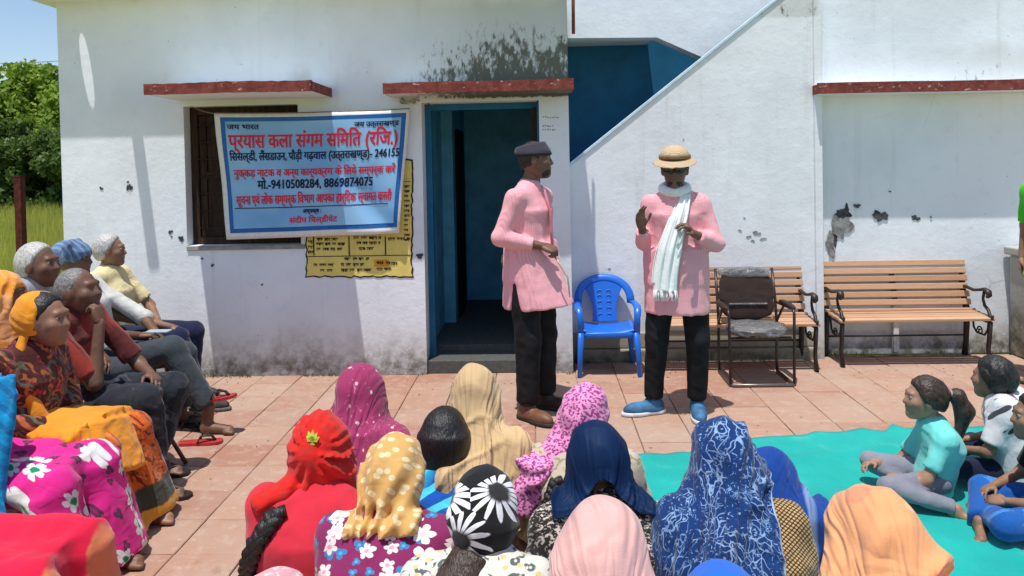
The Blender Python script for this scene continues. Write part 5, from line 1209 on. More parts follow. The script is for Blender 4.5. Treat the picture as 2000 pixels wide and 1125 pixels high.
# 3 pink leopard veil with tail
LE = cloth('pink_leopard', (.78, .30, .52), [('leo', (.28, .045, .18), 50, .22, .55), ('dots', (.30, .05, .20), 44, .16, .05)]); CW = cloth('cream_print', (.50, .43, .33), [('leo', (.32, .27, .16), 25, .3, .5)])
P, J = sitter(1143, 743, .80, 'woman in pink headscarf with dark leopard spots, its tail over her left shoulder', CW, CW, LE, [((0, -.03, -.03), (-.03, -.05, -.10), (.09, .09), (.08, .065)), ((-.05, -.07, -.08), (-.18, -.16, -.17), (.06, .04), (.065, .04)), ((-.17, -.16, -.13), (-.225, -.20, -.30), (.055, .035), (.05, .03))], yaw=-12, seed=9, gather=(-.06, 0, -.12), nf=14, w=1.0)
braid(P, [J['hd']+A(-.07, -.125, -.16), J['hd']+A(-.12, -.15, -.30), J['hd']+A(-.16, -.17, -.50)], .022, .012)
# 4 girl with black hair and cyan scarf
CY = cloth('cyan_blue_scarf', (.03, .42, .60), [('patch', (.01, .08, .38), (.09, -.06, .52), .13), ('lines', (.08, .55, .68), 4, .7, .8, 3)], wr=1.0)
def girl_hair(P, J, h):
    grow('hair', [([ell(h+A(0, -.010, .004), (.084, .094, .102), None, .03), ecn(h+A(0, -.025, -.0), h+A(0, -.045, -.15), (.084, .078), (.078, .052), k=.05), cut(ell(h+A(0, .13, -.04), (.08, .10, .11), None, .02))], .007)], HB, P, crease(.004, .014, (0, 0, 1), 14, 3))
P, J = sitter(868, 782, .755, 'girl with straight black uncovered hair and cyan blue dupatta round her neck', CY, CY, None, yaw=-6, seed=11, hair_=girl_hair, sc=.88)
h = J['hd']; grow('dupatta', [([cone(h+A(-.13, 0, -.17), h+A(.13, 0, -.165), .05, .05, .05), ecn(h+A(0, -.05, -.13), h+A(0, -.10, -.36), (.14, .05), (.17, .05), k=.05), cone(h+A(.1, -.05, -.17), h+A(.19, -.0, -.22), .045, .05, .04)], .009)], CY, P, [crease(.02, .04, (1, .1, .35), 4, 2)])
# 5 red scarf with leaf
RS = cloth('red_scarf', (.62, .018, .014), [('dots', (.48, .03, .02), 22, .2, .1)], wr=.8); RT = cloth('red_blouse', (.55, .025, .045), None, wr=.45)
SKP = cloth('rust_pink_check', (.55, .16, .20), [('grid', (.16, .02, .05), 95, .45, .5), ('grid', (.72, .42, .42), 95, .80, .1)], wr=.8)
P, J = sitter(628, 800, .82, 'woman in bright red headscarf with a green leaf, red blouse and long black braid', RT, SKP, RS, [((0, -.03, -.02), (-.01, -.05, -.085), (.084, .085), (.060, .055)), ((-.04, -.09, -.08), (-.15, -.17, -.125), (.042, .03), (.032, .025)), ((.05, .0, -.06), (.09, -.0, -.17), (.05, .07), (.04, .05))], yaw=-10, seed=13, gather=(.02, 0, .04), nf=15, famp=.020, lean=-.02, w=1.02, arms=dict(wr=[A(-.2, .34, .2), A(.16, .34, .18)]))
grow('waist_wrap', [([ecn(A(0, .01, .06), A(0, .01, .38), (.235, .19), (.192, .152), k=.03)], .012)], SKP, P, crease(.016, .045, (1, .2, .25), 4, 6))
h = J['hd']; LG = plain('leaf_green', srgb(190, 205, 70), .7)
LFC = snapper(P)(h[0]+.022, h[2]+.062, .002); lf = B()
for a, L in ((-1.0, .026), (-.5, .034), (0, .036), (.5, .033), (1.0, .026), (PI, .018)):
    d = Vector((math.sin(a), 0, math.cos(a))); n = Vector((d.z, 0, -d.x)); c = LFC.copy(); k = Vector((0, -.004, 0))
    lf.prism([c, c+d*L*.5+n*.008, c+d*L+Vector((0, .006, 0)), c+d*L*.5-n*.008], k)
lf.obj('leaf_print', LG, P)
braid(P, [h+A(-.05, -.11, -.12), h+A(-.10, -.165, -.20), h+A(-.155, -.19, -.32), h+A(-.19, -.20, -.44), h+A(-.21, -.26, -.56)], .026, .016)
# 6 tan polka scarf, purple floral
TN = cloth('tan_polka_scarf', (.62, .36, .12), [('dots', (.78, .60, .34), 27, .22, .08)], wr=.9)
PU = cloth('purple_floral', (.22, .022, .10), [('flower', (.04, .20, .42), (.10, .35, .60), 22, .42, 3, .45), ('flower', (.80, .66, .62), (.72, .30, .42), 17, .44, 5, .5), ('flower', (.86, .80, .74), (.80, .55, .55), 11.5, .46, 5, .55)])
P, J = sitter(772, 840, .81, 'woman in tan polka dot headscarf and purple blouse printed with large white flowers', PU, PU, TN, [((0, -.03, -.02), (-.005, -.09, -.085), (.086, .088), (.082, .065)), ((-.11, -.135, -.115), (.10, -.135, -.09), (.026, .04), (.028, .04), .05)], yaw=-6, seed=17, gather=(-.07, 0, -.17), nf=20, famp=.024, w=1.12)
# 7 navy veil
NV = cloth('navy_veil', (.003, .018, .065), None, wr=.4, rough=.62, sheen=.0, uv=True); BW = cloth('black_white_print', (.03, .024, .022), [('leo', (.62, .55, .48), 44, .15, .42), ('speck', (.5, .44, .38), 80, .60)])
P, J = sitter(1163, 822, .81, 'woman under a glossy navy blue veil in black and white flecked blouse', BW, BW, NV, [((0, -.02, .0), (0, -.09, -.20), (.090, .10), (.135, .09)),], yaw=4, seed=21, dr=dict(W=.38, L=.25, bendk=.6, pleat=.010), gather=(0, 0, .14), nf=13, famp=.012, vdisp=[lambda X, Y, Z, h=None: 0*X], arms=dict(el=[A(-.25, .06, .25), A(.25, .12, .27)], wr=[A(-.12, .10, .12)+A(-.10, .06, .06), A(.1, .3, .2)]))
h = J['hd']; hair_low = grow('hair', [([ell(h+A(0, -.06, -.19), (.07, .06, .10), None, .03)], .008)], HB, P, crease(.004, .012, (0, 0, 1), 8, 3))
b = B(); q = J['wr'][0]; b.tube([q+A(.03*math.cos(t), .0, .03*math.sin(t)) for t in [i*2*PI/16 for i in range(16)]], .005, 6, True); b.obj('bangle', plain('bangle_pink', (.7, .4, .42), .3, .6), P, True)
# 8 blue bandhani veil, gold check back
BN = cloth('blue_bandhani', (.006, .034, .14), [('net', (.24, .36, .55), 58, .075, .50), ('speck', (.24, .36, .54), 120, .62), ('net', (.16, .27, .46), 105, .12, .40), ('edge', (.40, .50, .64), .29, .53, .010)], wr=.8, uv=True)
GC = cloth('gold_brown_check', (.055, .030, .018), [('grid', (.50, .34, .15), 300, .45, .78)], wr=.9)
P, J = sitter(1412, 814, .83, 'woman in deep blue veil with white tie-dye pattern over a gold and brown checked back', GC, GC, BN, [((0, -.02, -.01), (-.005, -.05, -.10), (.086, .095), (.085, .075)), ((-.015, -.09, -.10), (-.065, -.25, -.36), (.11, .05), (.205, .045), .06)], yaw=2, seed=23, dr=dict(W=.58, L=.53, dx=-.08, turn=-.28, pl_dir=.5), gather=(.07, 0, -.06), nf=10, famp=.012, w=1.25, vdisp=[])
# 9 small woman in plain blue shawl beyond her
BU = cloth('royal_blue_shawl', (.007, .048, .25), [('lines', (.30, .42, .62), 2.0, .99, .3, 2)], wr=1.0, uv=True); WHC = cloth('white_cotton', (.62, .64, .66), None)
P, J = sitter(1506, 876, .66, 'small figure under a royal blue shawl beside the woman in tie-dye blue veil', BU, WHC, BU, [((0, -.0, -.02), (.02, -.02, -.40), (.09, .10), (.185, .13), .08)], yaw=-25, seed=27, dr=dict(W=.58, L=.46), gather=(0, 0, .14), nf=12, w=.95, sc=1.08, feet=True)
# 10 black daisy scarf
DA = cloth('black_daisy_scarf', (.012, .012, .013), [('flower', (.82, .83, .86), (.03, .03, .03), 6.8, .72, 15, .8)], wr=.6)
WT = cloth('white_motif_print', (.66, .64, .56), [('leo', (.10, .12, .12), 26, .12, .36), ('dots', (.60, .50, .22), 21, .14, .04)])
def loose(P, J, h):
    grow('hair', [([ecn(h+A(-.02, -.09, -.08), h+A(-.09, -.21, -.18), (.055, .04), (.066, .022), k=.05), ecn(h+A(-.09, -.21, -.16), h+A(-.14, -.30, -.46), (.066, .022), (.05, .03), k=.04)], .007)], HD, P, crease(.008, .012, (.3, .1, 1), 12, 5))
P, J = sitter(945, 905, .80, 'woman in black headscarf with big white daisies, brown hair down her back', WT, WT, DA, [((0, -.03, -.02), (-.01, -.05, -.09), (.088, .09), (.060, .055))], yaw=-4, seed=31, hair_=loose, gather=(0, 0, -.14), nf=10, famp=.008)
# 11 pale pink veil
PP = cloth('pale_pink_veil', (.72, .42, .38), [('leo', (.64, .36, .33), 12, .35, .45), ('patch', (.58, .36, .18), (.22, -.1, .45), .10)], wr=1.0, uv=True)
P, J = sitter(1172, 982, .83, 'woman in wide pale pink veil covering head and shoulders, front row centre', PP, PP, PP, [((0, -.01, .0), (.0, -.09, -.20), (.095, .11), (.165, .11), .06), ((0, -.09, -.18), (.01, -.12, -.48), (.16, .11), (.235, .14), .06), ((.05, -.06, -.02), (.15, -.14, -.30), (.07, .05), (.05, .05), .04)], yaw=3, seed=37, dr=dict(W=.88, L=.80, cr=.74, pleat=.024, pl_dir=-.4), gather=(.03, 0, .12), nf=13, famp=.013)
# 12 peach veil
PE = cloth('peach_veil', (.80, .37, .17), [('dots', (.72, .27, .15), 7.5, .09, .03), ('speck', (.84, .46, .26), 9, .6)], wr=1.0, uv=True)
P, J = sitter(1704, 950, .83, 'woman in bright peach orange veil with folds, front row right on the teal mat', PE, PE, PE, [((0, -.01, .0), (-.01, -.08, -.16), (.10, .12), (.105, .10), .06), ((-.02, -.09, -.14), (-.07, -.16, -.36), (.10, .09), (.18, .10), .06)], yaw=8, seed=41, dr=dict(W=.80, L=.84, dx=-.07, turn=-.18, cr=.72, pleat=.026, pl_dir=.9), gather=(-.13, 0, -.20), nf=17, famp=.022, vdisp=[crease(.022, .07, (.5, .1, .6), 3, 77)], head_w=1.05)
# 13 bright blue head low at the bottom edge, 14 pink scarf low at the bottom edge
P, J = sitter(1408, 1094, .78, 'head in plain bright blue scarf just rising over the bottom edge of the photo', cloth('bright_blue_cotton', (.02, .13, .55), None), None, bpy.data.materials['bright_blue_cotton'], [((0, -.03, -.02), (0, -.06, -.2), (.10, .11), (.14, .11))], yaw=0, seed=43, gather=(0, 0, .1))
P, J = sitter(535, 1108, .76, 'top of a pale pink scarf peeping over the bottom edge below the red blouse', cloth('blush_cotton', (.66, .32, .34), [('speck', (.75, .5, .5), 40, .55)]), None, bpy.data.materials['blush_cotton'], [((0, -.03, -.02), (0, -.06, -.2), (.10, .11), (.14, .11))], yaw=0, seed=47, gather=(0, 0, .1))
# ================================================================== PEOPLE ON CHAIRS AT THE LEFT
def under_chair(x, y, rz, label, col):
    t = thing('plastic_chair', label, 'chair', (x, y, 0), rz, 'chairs under the seated people at the left')
    B().box((-.21, -.20, .395), (.21, .21, .415), .008).obj('seat', col, t); b = B(); b.prism([(-.2, -.20, .42), (.2, -.20, .42), (.21, -.28, .80), (-.21, -.28, .80)], (0, .015, 0)); b.obj('backrest', col, t)
    for sx in (-1, 1):
        for sy in (-1, 1): B().tube([(sx*.19, sy*.18, .393), (sx*.22, sy*.22, 0)], [.022, .016], 8).obj('leg', col, t, True)
    return t
CHC = plain('maroon_chair_plastic', (.16, .02, .02), .4, .4, .06, 0)
def seated(u_knee, Y, label, k=1.0, lean=0.0, yaw=0, **ov):
    x = atY(u_knee, 600, Y).x-.44*k; rz = -PI/2+math.radians(yaw); P = thing('person', label, 'person', (x, Y, 0), rz)
    J = scaleJ(pose('chair'), k)
    for q, w in (('ch', .6), ('nk', .9), ('hd', 1.0)): J[q] = J[q]+A(0, lean*w, 0)
    J['sh'] = [s+A(0, lean*.8, 0) for s in J['sh']]; J['pel'] = J['pel']+A(0, min(0, lean)*.3, 0)
    J.update(ov); return P, J
def skirt_chair(P, J, mat, k=1.0, hem=.03, fwd=.06, seed=3, spread=.16, name='skirt', vox=.013):
    L = [ell(J['pel']+A(0, .03, -.02), (.19*k, .17*k, .11*k), k=.06)]
    for i in (0, 1):
        e = J['kn'][i]*1.0; e[2] = hem; e = e+A((-.02, .02)[i], fwd, 0)
        L += [cone(J['hp'][i], J['kn'][i], .095*k, .072*k, .05), ecn(J['kn'][i]-A(0, .02, .02), e, (.10*k, .09*k), (spread, .10), k=.05)]
    L.append(ecn(A(0, .08, J['kn'][0][2]-.01), A(0, .44*k, J['kn'][0][2]-.005), (.13, .065), (.15, .06), k=.05))
    grow(name, [(L, vox)], mat, P, [crease(.024, .06, (.1, .25, 1), 5, seed)])
# yellow shirt, nearest the wall
YSM = cloth('pale_yellow_shirt', (.72, .62, .34), None, wr=.6); NAVT = cloth('navy_trousers', (.012, .016, .05), None, wr=.6)
P, J = seated(362, 4.98, 'white haired man in pale yellow shirt seated nearest the white wall', .97, -.17, wr=[A(-.06, .20, .56), A(.12, .40, .55)], el=[A(-.22, .06, .64), A(.24, .08, .66)], an=[A(-.1, .40, .09), A(.14, .58, .10)], kn=[A(-.12, .42, .47), A(.12, .43, .48)], hp=[A(-.09, .0, .47), A(.09, .0, .47)])
J['face'] = (-.25, 1, 0)
body(P, J, SK3, hands=((.5,), (.7, (.1, .7, -.35), (0, -.3, -.9), (-1, .2, 0))), sc=.95); eyes(P, J); hair(P, J, HW, vol=.008, front=.035, low=-.05, disp=crease(.004, .012, (0, 1, .3), 4, 5)); top(P, J, YSM, sleeve=(.45, .45), sc=.95); trousers(P, J, NAVT, sc=.95)
b = B(); n0 = J['nk']; b.tube([n0+A(.07*math.cos(t), .066*math.sin(t)+.012, -.012-.03*math.sin(t)) for t in [PI/2+.35+i*(2*PI-.7)/20 for i in range(21)]], .014, 8, flat=(.5, 1.7)); b.obj('collar', YSM, P, True)
DSH = plain('dark_sneaker', (.06, .05, .05), .7, .3, .3, .4, 20)
for i in (0, 1): shoe(P, J['an'][i], J['toe'][i], DSH, plain('sneaker_sole', (.12, .10, .09), .7) if i == 0 else bpy.data.materials['sneaker_sole'])
under_chair(P.location.x-.02, 4.98, -PI/2, 'maroon plastic chair nearest the wall under the man in yellow shirt', CHC)
# blue turban, grey trousers
WS = cloth('white_cotton_shirt', (.60, .60, .56), None, wr=.6); GT = cloth('grey_trousers', (.045, .055, .065), None, wr=.8)
P, J = seated(345, 4.5, 'man in blue turban and slate grey trousers sitting with one leg crossed over', .97, -.30, an=[A(-.08, .40, .09), A(.10, .66, .16)], kn=[A(-.13, .40, .43), A(.10, .44, .52)], toe=[A(0, 1, 0), A(.1, 1, 0)], wr=[A(-.08, .26, .56), A(.09, .24, .60)])
J['face'] = (-.15, 1, 0)
body(P, J, SK2, hands=((.5,), (.6, (-.3, .9, .0), (0, -.1, -.9), (-1, .2, 0)))); eyes(P, J); top(P, J, WS, sleeve=(.6, .6)); trousers(P, J, GT, wide=1.2)
h = J['hd']; TB = cloth('blue_turban_cloth', (.09, .16, .30), [('lines', (.20, .28, .42), 8, .7, .5, 1)], wr=.8)
tb_ = [ell(h+A(0, -.02, .045), (.102, .122, .085), None, .02)]
for i in range(5): tb_.append(cone(h+A(-.098, -.03, .02+.022*i), h+A(.098, .02, .03+.02*i), .022, .022, .02))
grow('turban', [(tb_+[cut(ell(h+A(0, .13, -.05), (.085, .12, .085), None, .01)), half(h+A(0, -.02, -.03), (0, .2, -1), .01)], .008)], TB, P, crease(.010, .022, (1, .3, .25), 8, 3))
RSD = plain('red_rubber', (.40, .03, .03), .5, .4); DSD = plain('dark_rubber', (.025, .02, .02), .6, .3)
o = sandal(P, J['an'][1]*A(1, 1, 0), J['toe'][1], RSD, DSD); o.location.z = .075; o.rotation_euler = (.18, 0, 0); o.location.y += 0
sandal(P, J['an'][0], J['toe'][0], DSD, DSD)
ph = B(); hp_ = Vector((J['wr'][1][0]-.05, J['wr'][1][1]+.09, J['wr'][1][2]+.015)); wm = Matrix.Translation(P.location) @ Matrix.Rotation(P.rotation_euler.z, 4, 'Z'); q = wm @ hp_
ph.box(q-Vector((.07, .035, .005)), q+Vector((.07, .035, .005)), .004); tag(ph.obj('phone', plain('pale_phone_case', (.35, .45, .50), .3, .5, .03, 0)), 'pale blue phone held in the lap of the man in blue turban', 'phone')
under_chair(P.location.x-.03, 4.5, -PI/2, 'maroon plastic chair under the man in blue turban', CHC)
# red shirt man resting his face on his hand
RDS = cloth('dark_red_shirt', (.26, .035, .025), [('speck', (.10, .02, .02), 5, .56)], wr=.7); BT = cloth('charcoal_trousers', (.020, .023, .030), [('speck', (.05, .055, .065), 14, .6)], wr=1.1)
P, J = seated(305, 3.68, 'dark grey haired man in rust red shirt resting his chin on his hand', 1.0, -.04, el=[A(-.22, .22, .56), A(.17, .215, .57)], wr=[A(-.12, .34, .53), A(.11, .21, .86)], kn=[A(-.14, .44, .45), A(.13, .44, .47)], an=[A(-.10, .34, .09), A(.13, .48, .09)], toe=[A(-.1, 1, 0), A(.15, 1, 0)])
J['hd'] = A(0, .04, .99); J['nk'] = A(0, -.01, .89); J['ch'] = A(0, -.03, .76); J['sh'] = [A(-.18, -.0, .85), A(.18, .0, .85)]; J['face'] = (.05, 1, .12)
body(P, J, SK4, h=1.06, hands=((.5,), (.9, (-.25, -.25, .9), (-.1, -.9, -.1), (-.4, .5, .3)))); eyes(P, J); hair(P, J, HG, vol=.008, front=.04, low=-.055, disp=crease(.004, .012, (0, 1, .3), 4, 5)); top(P, J, RDS, sleeve=(.48, .48)); trousers(P, J, BT, wide=1.5, disp=[crease(.026, .05, (.9, .2, .5), 2.2, 4)])
for i in (0, 1): sandal(P, J['an'][i], J['toe'][i], DSD, DSD)
B().box((.152, .05, .50), (.158, .12, .56), .002).obj('pocket_card', plain('white_card', (.6, .62, .7), .5), P)
under_chair(P.location.x-.04, 3.68, -PI/2, 'maroon plastic chair under the man in rust red shirt', CHC)
# white haired man in the second row
P, J = seated(205, 4.02, 'elderly man with fluffy white hair in the second row behind the orange sari', 1.04, -.0)
J['face'] = (.02, 1, .06); J['hd'] = J['hd']-A(0, 0, .05)
body(P, J, SK4, h=1.08); eyes(P, J, 1.08); hair(P, J, HW, 1.08, vol=.009, front=.035, low=-.06, disp=crease(.004, .012, (0, 1, .3), 4, 5)); top(P, J, cloth('grey_shirt', (.35, .36, .38), None)); trousers(P, J, GT)
under_chair(P.location.x-.04, 4.02, -PI/2, 'maroon plastic chair in the second row under the fluffy haired man', CHC)
# woman in orange sari
OS = cloth('orange_print_sari', (.56, .10, .012), [('leo', (.16, .03, .01), 24, .25, .5), ('speck', (.66, .20, .04), 30, .6), ('band', (.05, .05, .03), 2, .10, .20), ('band', (.62, .28, .03), 2, .02, .10)], wr=1.0)
ORD = cloth('orange_dupatta', (.75, .28, .02), None, wr=1.0); DP = cloth('dark_paisley_shawl', (.07, .018, .016), [('leo', (.40, .12, .04), 20, .18, .42), ('leo', (.10, .12, .08), 13, .3, .42), ('speck', (.30, .03, .05), 26, .6)], wr=1.0)
P, J = seated(218, 3.15, 'woman in orange printed sari and dark paisley shawl sitting upright in profile', 1.0, -.03, wr=[A(-.02, .26, .50), A(.06, .30, .52)], el=[A(-.22, .08, .60), A(.23, .05, .56)])
J['hd'] = A(0, .14, .955); J['nk'] = A(0, .08, .85); J['ch'] = A(0, .04, .72); J['sh'] = [A(-.16, .05, .80), A(.16, .05, .80)]
body(P, J, SK3, hands=((.4,), (.45, (-.15, .9, -.2), (0, -.2, -.9), (-1, .2, 0)))); eyes(P, J); hair(P, J, HB, vol=.008, front=.04, low=-.07)
top(P, J, DP, 'shawl', g=.035, sleeve=(.85, .85), w=1.08); skirt_chair(P, J, OS, 1.0, seed=4, fwd=.07)
h = J['hd']; grow('dupatta', [([ell(h+A(0, -.035, .022), (.098, .100, .112), None, .02), cut(ell(h+A(0, .115, -.02), (.2, .115, .2), None, .01)), half(h+A(0, 0, -.05), (0, 0, -1), .01)], .007),
    ([cone(h+A(.06, -.05, -.03), J['ch']+A(.13, .05, .03), .020, .022, .03), cone(J['ch']+A(.13, .05, .03), A(.08, .17, .53), .022, .04, .03)], .008),
    ([ecn(A(.03, .14, .52), A(.05, .42, .515), (.15, .05), (.19, .045), k=.04), ecn(A(.05, .42, .515), A(.10, .54, .33), (.16, .05), (.12, .03), k=.05)], .01)], ORD, P, [crease(.016, .035, (.2, .8, -.4), 5, 3)])
b = B()
for k in range(3): b.tube([J['wr'][1]+A(.034*math.cos(t), -.02-.012*k, .034*math.sin(t)) for t in [i*2*PI/16 for i in range(16)]], .004, 6, True)
b.obj('bangles', plain('red_bangle', (.4, .02, .02), .25, .6), P, True)['kind'] = 'stuff'
under_chair(P.location.x-.05, 3.15, -PI/2, 'maroon plastic chair hidden under the orange printed sari', CHC)
# orange veiled woman at the left edge, second row
OV = cloth('apricot_veil', (.78, .36, .15), [('speck', (.80, .30, .04), 7, .54)], wr=1.0)
P, J = seated(148, 3.45, 'woman covered by an apricot orange veil, cut by the left edge of the photo', 1.0, -.0)
h = J['hd']; J['hd'] = h = h-A(0, .0, .08)
body(P, J, SK2); top(P, J, OV); skirt_chair(P, J, OV)
grow('veil', [([ell(h+A(0, -.02, .014), (.10, .12, .118), None, .03), ecn(h+A(0, -.02, 0), h+A(0, -.06, -.46), (.11, .12), (.26, .20), k=.06), cut(ell(h+A(0, .14, -.03), (.07, .09, .10), None, .02))], .011)], OV, P, [radial(h+A(0, 0, .14), 14, .018, 3, .03, .7), crease(.012, .04, (0, .2, 1), 5, 3)])
under_chair(P.location.x-.05, 3.45, -PI/2, 'maroon plastic chair under the apricot veiled woman', CHC)
# magenta lap with blue dupatta
MGF = cloth('magenta_floral', (.68, .022, .24), [('flower', (.72, .74, .70), (.01, .24, .10), 9.5, .46, 6, .5), ('flower', (.10, .03, .08), (.3, .02, .1), 12, .22, 3, .4)], wr=.8); CB = cloth('cyan_dupatta', (.006, .28, .56), [('lines', (.01, .18, .42), 5, .7, 1.2, 1)], wr=.8)
P, J = seated(140, 2.78, 'woman in magenta floral dress and long sky blue dupatta, cut by the left edge', 1.0, -.12, wr=[A(-.14, .12, .48), A(.15, .14, .47)], el=[A(-.24, -.08, .56), A(.24, -.08, .56)])
J['hd'] = A(0, -.14, 1.02); J['nk'] = A(0, -.09, .93)
body(P, J, SK2); hair(P, J, HB, low=-.07); top(P, J, MGF, sleeve=(.6, .6)); skirt_chair(P, J, MGF, 1.0, seed=8)
grow('dupatta', [([ecn(A(.10, .05, .86), A(.12, .20, .74), (.10, .05), (.11, .045), k=.04), ecn(A(.14, .19, .855), A(.27, .22, .14), (.115, .026), (.115, .030), side=(0, 1, 0), k=.04), ecn(A(.14, .19, .855), A(.27, .20, .50), (.09, .03), (.06, .03), k=.05), ell(A(.0, -.05, .87), (.18, .11, .06), None, .05)], .009)], CB, P, [crease(.022, .045, (.05, 0, 1), 9, 5)])
under_chair(P.location.x-.05, 2.78, -PI/2, 'maroon plastic chair under the magenta floral dress', CHC)
# red garment at the bottom left corner
RC = cloth('crimson_cloth', (.66, .012, .05), [('band', (.72, .22, .10), 1, .50, .535)], wr=.35)
P, J = seated(92, 2.12, 'bright crimson covered lap and resting hand in the bottom left corner', 1.0, -.3, wr=[A(-.1, .10, .46), A(.25, .42, .33)], el=[A(-.24, -.12, .50), A(.28, .12, .34)])
body(P, J, SK3, hands=((.5,), (.4, (.0, .85, -.3), (-.2, -.5, -.8), (-1, .2, 0)))); hair(P, J, HB, low=-.07); top(P, J, RC, sleeve=(.98, .98)); skirt_chair(P, J, RC, 1.05, seed=5, fwd=.02)
under_chair(P.location.x-.05, 2.12, -PI/2, 'maroon plastic chair in the bottom left corner under the crimson cloth', CHC)
# walking stick leaning by the red shirt man
b = B(); g0 = atZ(364, 908, 0); g1 = atY(300, 800, g0.y-.02); b.tube([g0+Vector((0, 0, .008)), g0.lerp(g1, .5), g1, g1+(g1-g0)*.35], [.012, .011, .011, .012], 8)
tag(b.obj('walking_stick', plain('stick_wood', (.10, .03, .02), .5, .4, .2, .2), None, True), 'thin dark red walking stick with its tip on the tiles by the sandals', 'stick')
# empty slippers beside the chair feet
def slip(u, v, ang, sole, label):
    g = atZ(u, v, 0); t = thing('sandal', label, 'sandal', (g.x, g.y, 0), math.radians(ang), 'sandals left on the tiles'); sandal(t, (0, 0, 0), (0, 1), sole, DSD, 'sole', .95)
slip(372, 868, -82, RSD, 'red sandal lying flat beside the tip of the walking stick')
slip(345, 838, -95, DSD, 'dark sandal lying under the legs of the man in blue turban')

# ================================================================== CHILDREN ON THE MAT
KG = 'children sitting on the teal mat'
TQ = cloth('aqua_tshirt', (.16, .60, .56), None, wr=.6); GL_ = cloth('grey_leggings', (.22, .22, .26), None, wr=.8)
def kid(u, v, Y, k, rz, label, hz, face, **ov):
    p = atY(u, v, Y); J = pose('ground', **ov); J = scaleJ(J, k); J['hd'][2] = hz-.115; J['nk'][2] = hz-.21; J['face'] = face
    dz = J['nk'][2]-.555*k
    for q in ('ch',): J[q] = J[q]+A(0, 0, dz)
    J['sh'] = [s+A(0, 0, dz) for s in J['sh']]; J['el'] = [s+A(0, 0, dz*.6) for s in J['el']]
    P = thing('person', label, 'person', (p.x, Y, 0), rz, KG); return P, J
SKK = skin('skin_child', (.36, .20, .13))
# girl with ponytail
P, J = kid(1822, 900, 3.5, .72, math.radians(82), 'little girl with a ponytail and aqua t-shirt sitting cross legged in profile', .575, (0, 1, .05), ch=A(0, -.06, .40), nk=A(0, -.0, .555), hd=A(0, .05, .675), sh=[A(-.14, -.03, .48), A(.14, -.03, .48)],
    kn=[A(.06, .50, .20), A(-.24, .34, .12)], an=[A(-.16, .20, .07), A(-.34, -.02, .06)], el=[A(-.18, .10, .22), A(.17, .14, .20)], wr=[A(-.10, .24, .15), A(.07, .34, .18)], toe=[A(1, .4, 0), A(-.9, -.3, 0)])
J['kn'] = [A(-.17, .25, .11), A(.10, .25, .12)]; J['an'] = [A(-.21, -.02, .045), A(.02, .12, .05)]; J['toe'] = [A(-.6, -.7, 0), A(-.3, 1, 0)]; J['hp'] = [A(-.06, .0, .10), A(.06, .0, .10)]
body(P, J, SKK, h=1.26, sc=.68, vox=.010, hands=((.5,), (.5,))); eyes(P, J, .88)
top(P, J, TQ, 't_shirt', g=.018, sleeve=(.42, .42), sc=.66, w=.92, vox=.009, disp=[crease(.010, .035, (.9, .2, .3), 3, 3)]); trousers(P, J, GL_, g=.008, sc=.60, vox=.009, name='leggings')
def pony(q): return [cone(q(0, -.09, .03), q(0, -.155, .0), .022, .036, .02), cone(q(0, -.155, .0), q(0, -.175, -.10), .036, .026, .02)]
hair(P, J, HD, .90, vol=.010, front=.050, low=-.03, disp=crease(.011, .011, (0, 1, .4), 5, 8)); s, f, uu = head_frame(J['face']); q_ = lambda a, b, d: J['hd']+(s*a+f*b+uu*d)*.95
grow('ponytail', [([cone(q_(0, -.10, .04), q_(0, -.15, .03), .018, .034, .02), cone(q_(0, -.15, .03), q_(0, -.185, -.04), .034, .040, .02), cone(q_(0, -.185, -.04), q_(0, -.165, -.16), .040, .020, .02)], .006)], HD, P, crease(.006, .010, (0, .3, 1), 10, 5))
b = B(); b.tube([q_(.022*math.cos(t), -.118, .036+.022*math.sin(t)) for t in [i*2*PI/14 for i in range(14)]], .006, 6, True); b.obj('hair_band', plain('grey_band', (.3, .28, .3), .7), P, True)
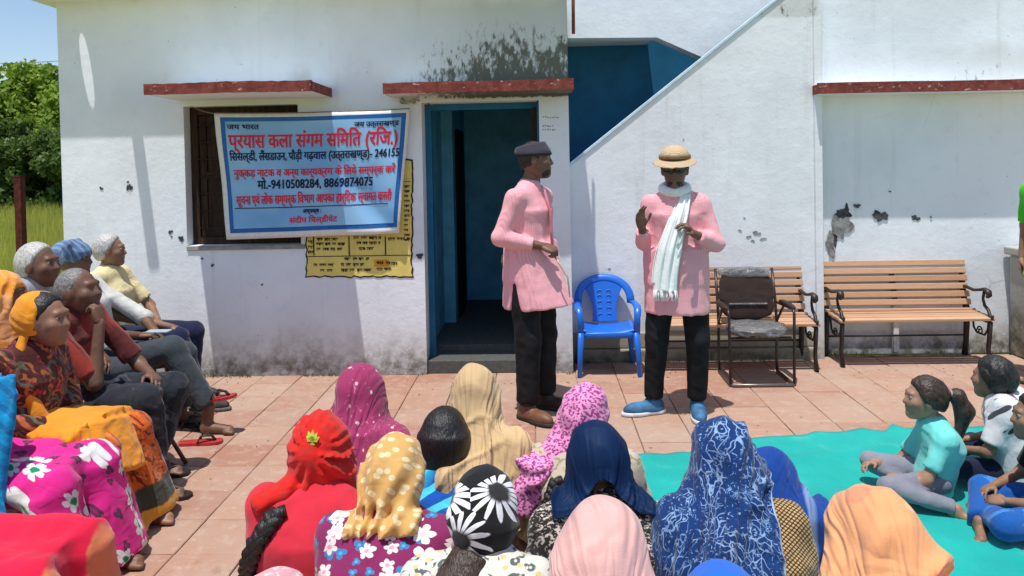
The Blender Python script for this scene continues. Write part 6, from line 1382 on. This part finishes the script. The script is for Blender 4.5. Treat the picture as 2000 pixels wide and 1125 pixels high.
# white printed shirt
KW = cloth('white_print_tshirt', (.66, .67, .69), [('speck', (.05, .05, .06), 26, .66), ('dots', (.60, .03, .08), 7, .12, .03), ('dots', (.06, .06, .07), 11, .16, .03)], wr=.7)
P, J = kid(1985, 900, 3.62, .74, math.radians(50), 'child with short dark hair in white printed t-shirt seated behind the ponytail girl', .615, (.15, 1, .0))
NT_ = cloth('navy_cotton', (.012, .014, .04), None)
body(P, J, SK3, h=1.26, sc=.70, vox=.010); hair(P, J, HB, .93, vol=.012, front=.05, low=-.07, disp=crease(.014, .012, (0, .3, 1), 5, 8)); top(P, J, KW, 't_shirt', g=.030, sleeve=(.45, .45), sc=.80, vox=.009); trousers(P, J, NT_, g=.010, sc=.64, vox=.010)
# black shirt, blue jeans at the edge
JN = cloth('blue_denim', (.012, .09, .34), [('speck', (.05, .20, .50), 10, .58)], wr=.8); BKT = cloth('black_tshirt', (.012, .013, .018), None)
P, J = kid(2075, 900, 3.15, .74, math.radians(75), 'child in black t-shirt and bright blue jeans cut by the right edge', .60, (.0, 1, .0), kn=[A(-.26, .36, .13), A(.2, .34, .14)])
body(P, J, SK3, h=1.24, sc=.70, vox=.010); eyes(P, J, .9); hair(P, J, HB, .92, vol=.008, front=.05, low=-.06); top(P, J, BKT, 't_shirt', g=.020, sleeve=(.45, .45), sc=.72, vox=.009); trousers(P, J, JN, g=.016, sc=.70, vox=.010, name='jeans')
# person in green at the right edge
p = atY(2064, 600, 5.2); P = thing('person', 'person in bright green kurta standing just inside the right edge by the pier', 'person', (p.x, 5.2, 0), math.radians(120)); J = pose('stand', el=[A(-.22, -.03, 1.10), A(.22, -.05, 1.10)], wr=[A(-.23, -.01, .86), A(.22, 0, .86)])
GN = cloth('bright_green_cotton', (.06, .52, .02), None)
body(P, J, SK3); hair(P, J, HB); top(P, J, GN, 'kurta', g=.02, sleeve=(.5, .5), extra=[ecn(A(0, 0, 1.0), A(0, 0, .75), (.16, .13), (.2, .16), k=.05)]); trousers(P, J, WS, name='trousers'); 
for i in (0, 1): sandal(P, J['an'][i], J['toe'][i], DSD, DSD)
print('script seconds', __import__('time').time()-T0)
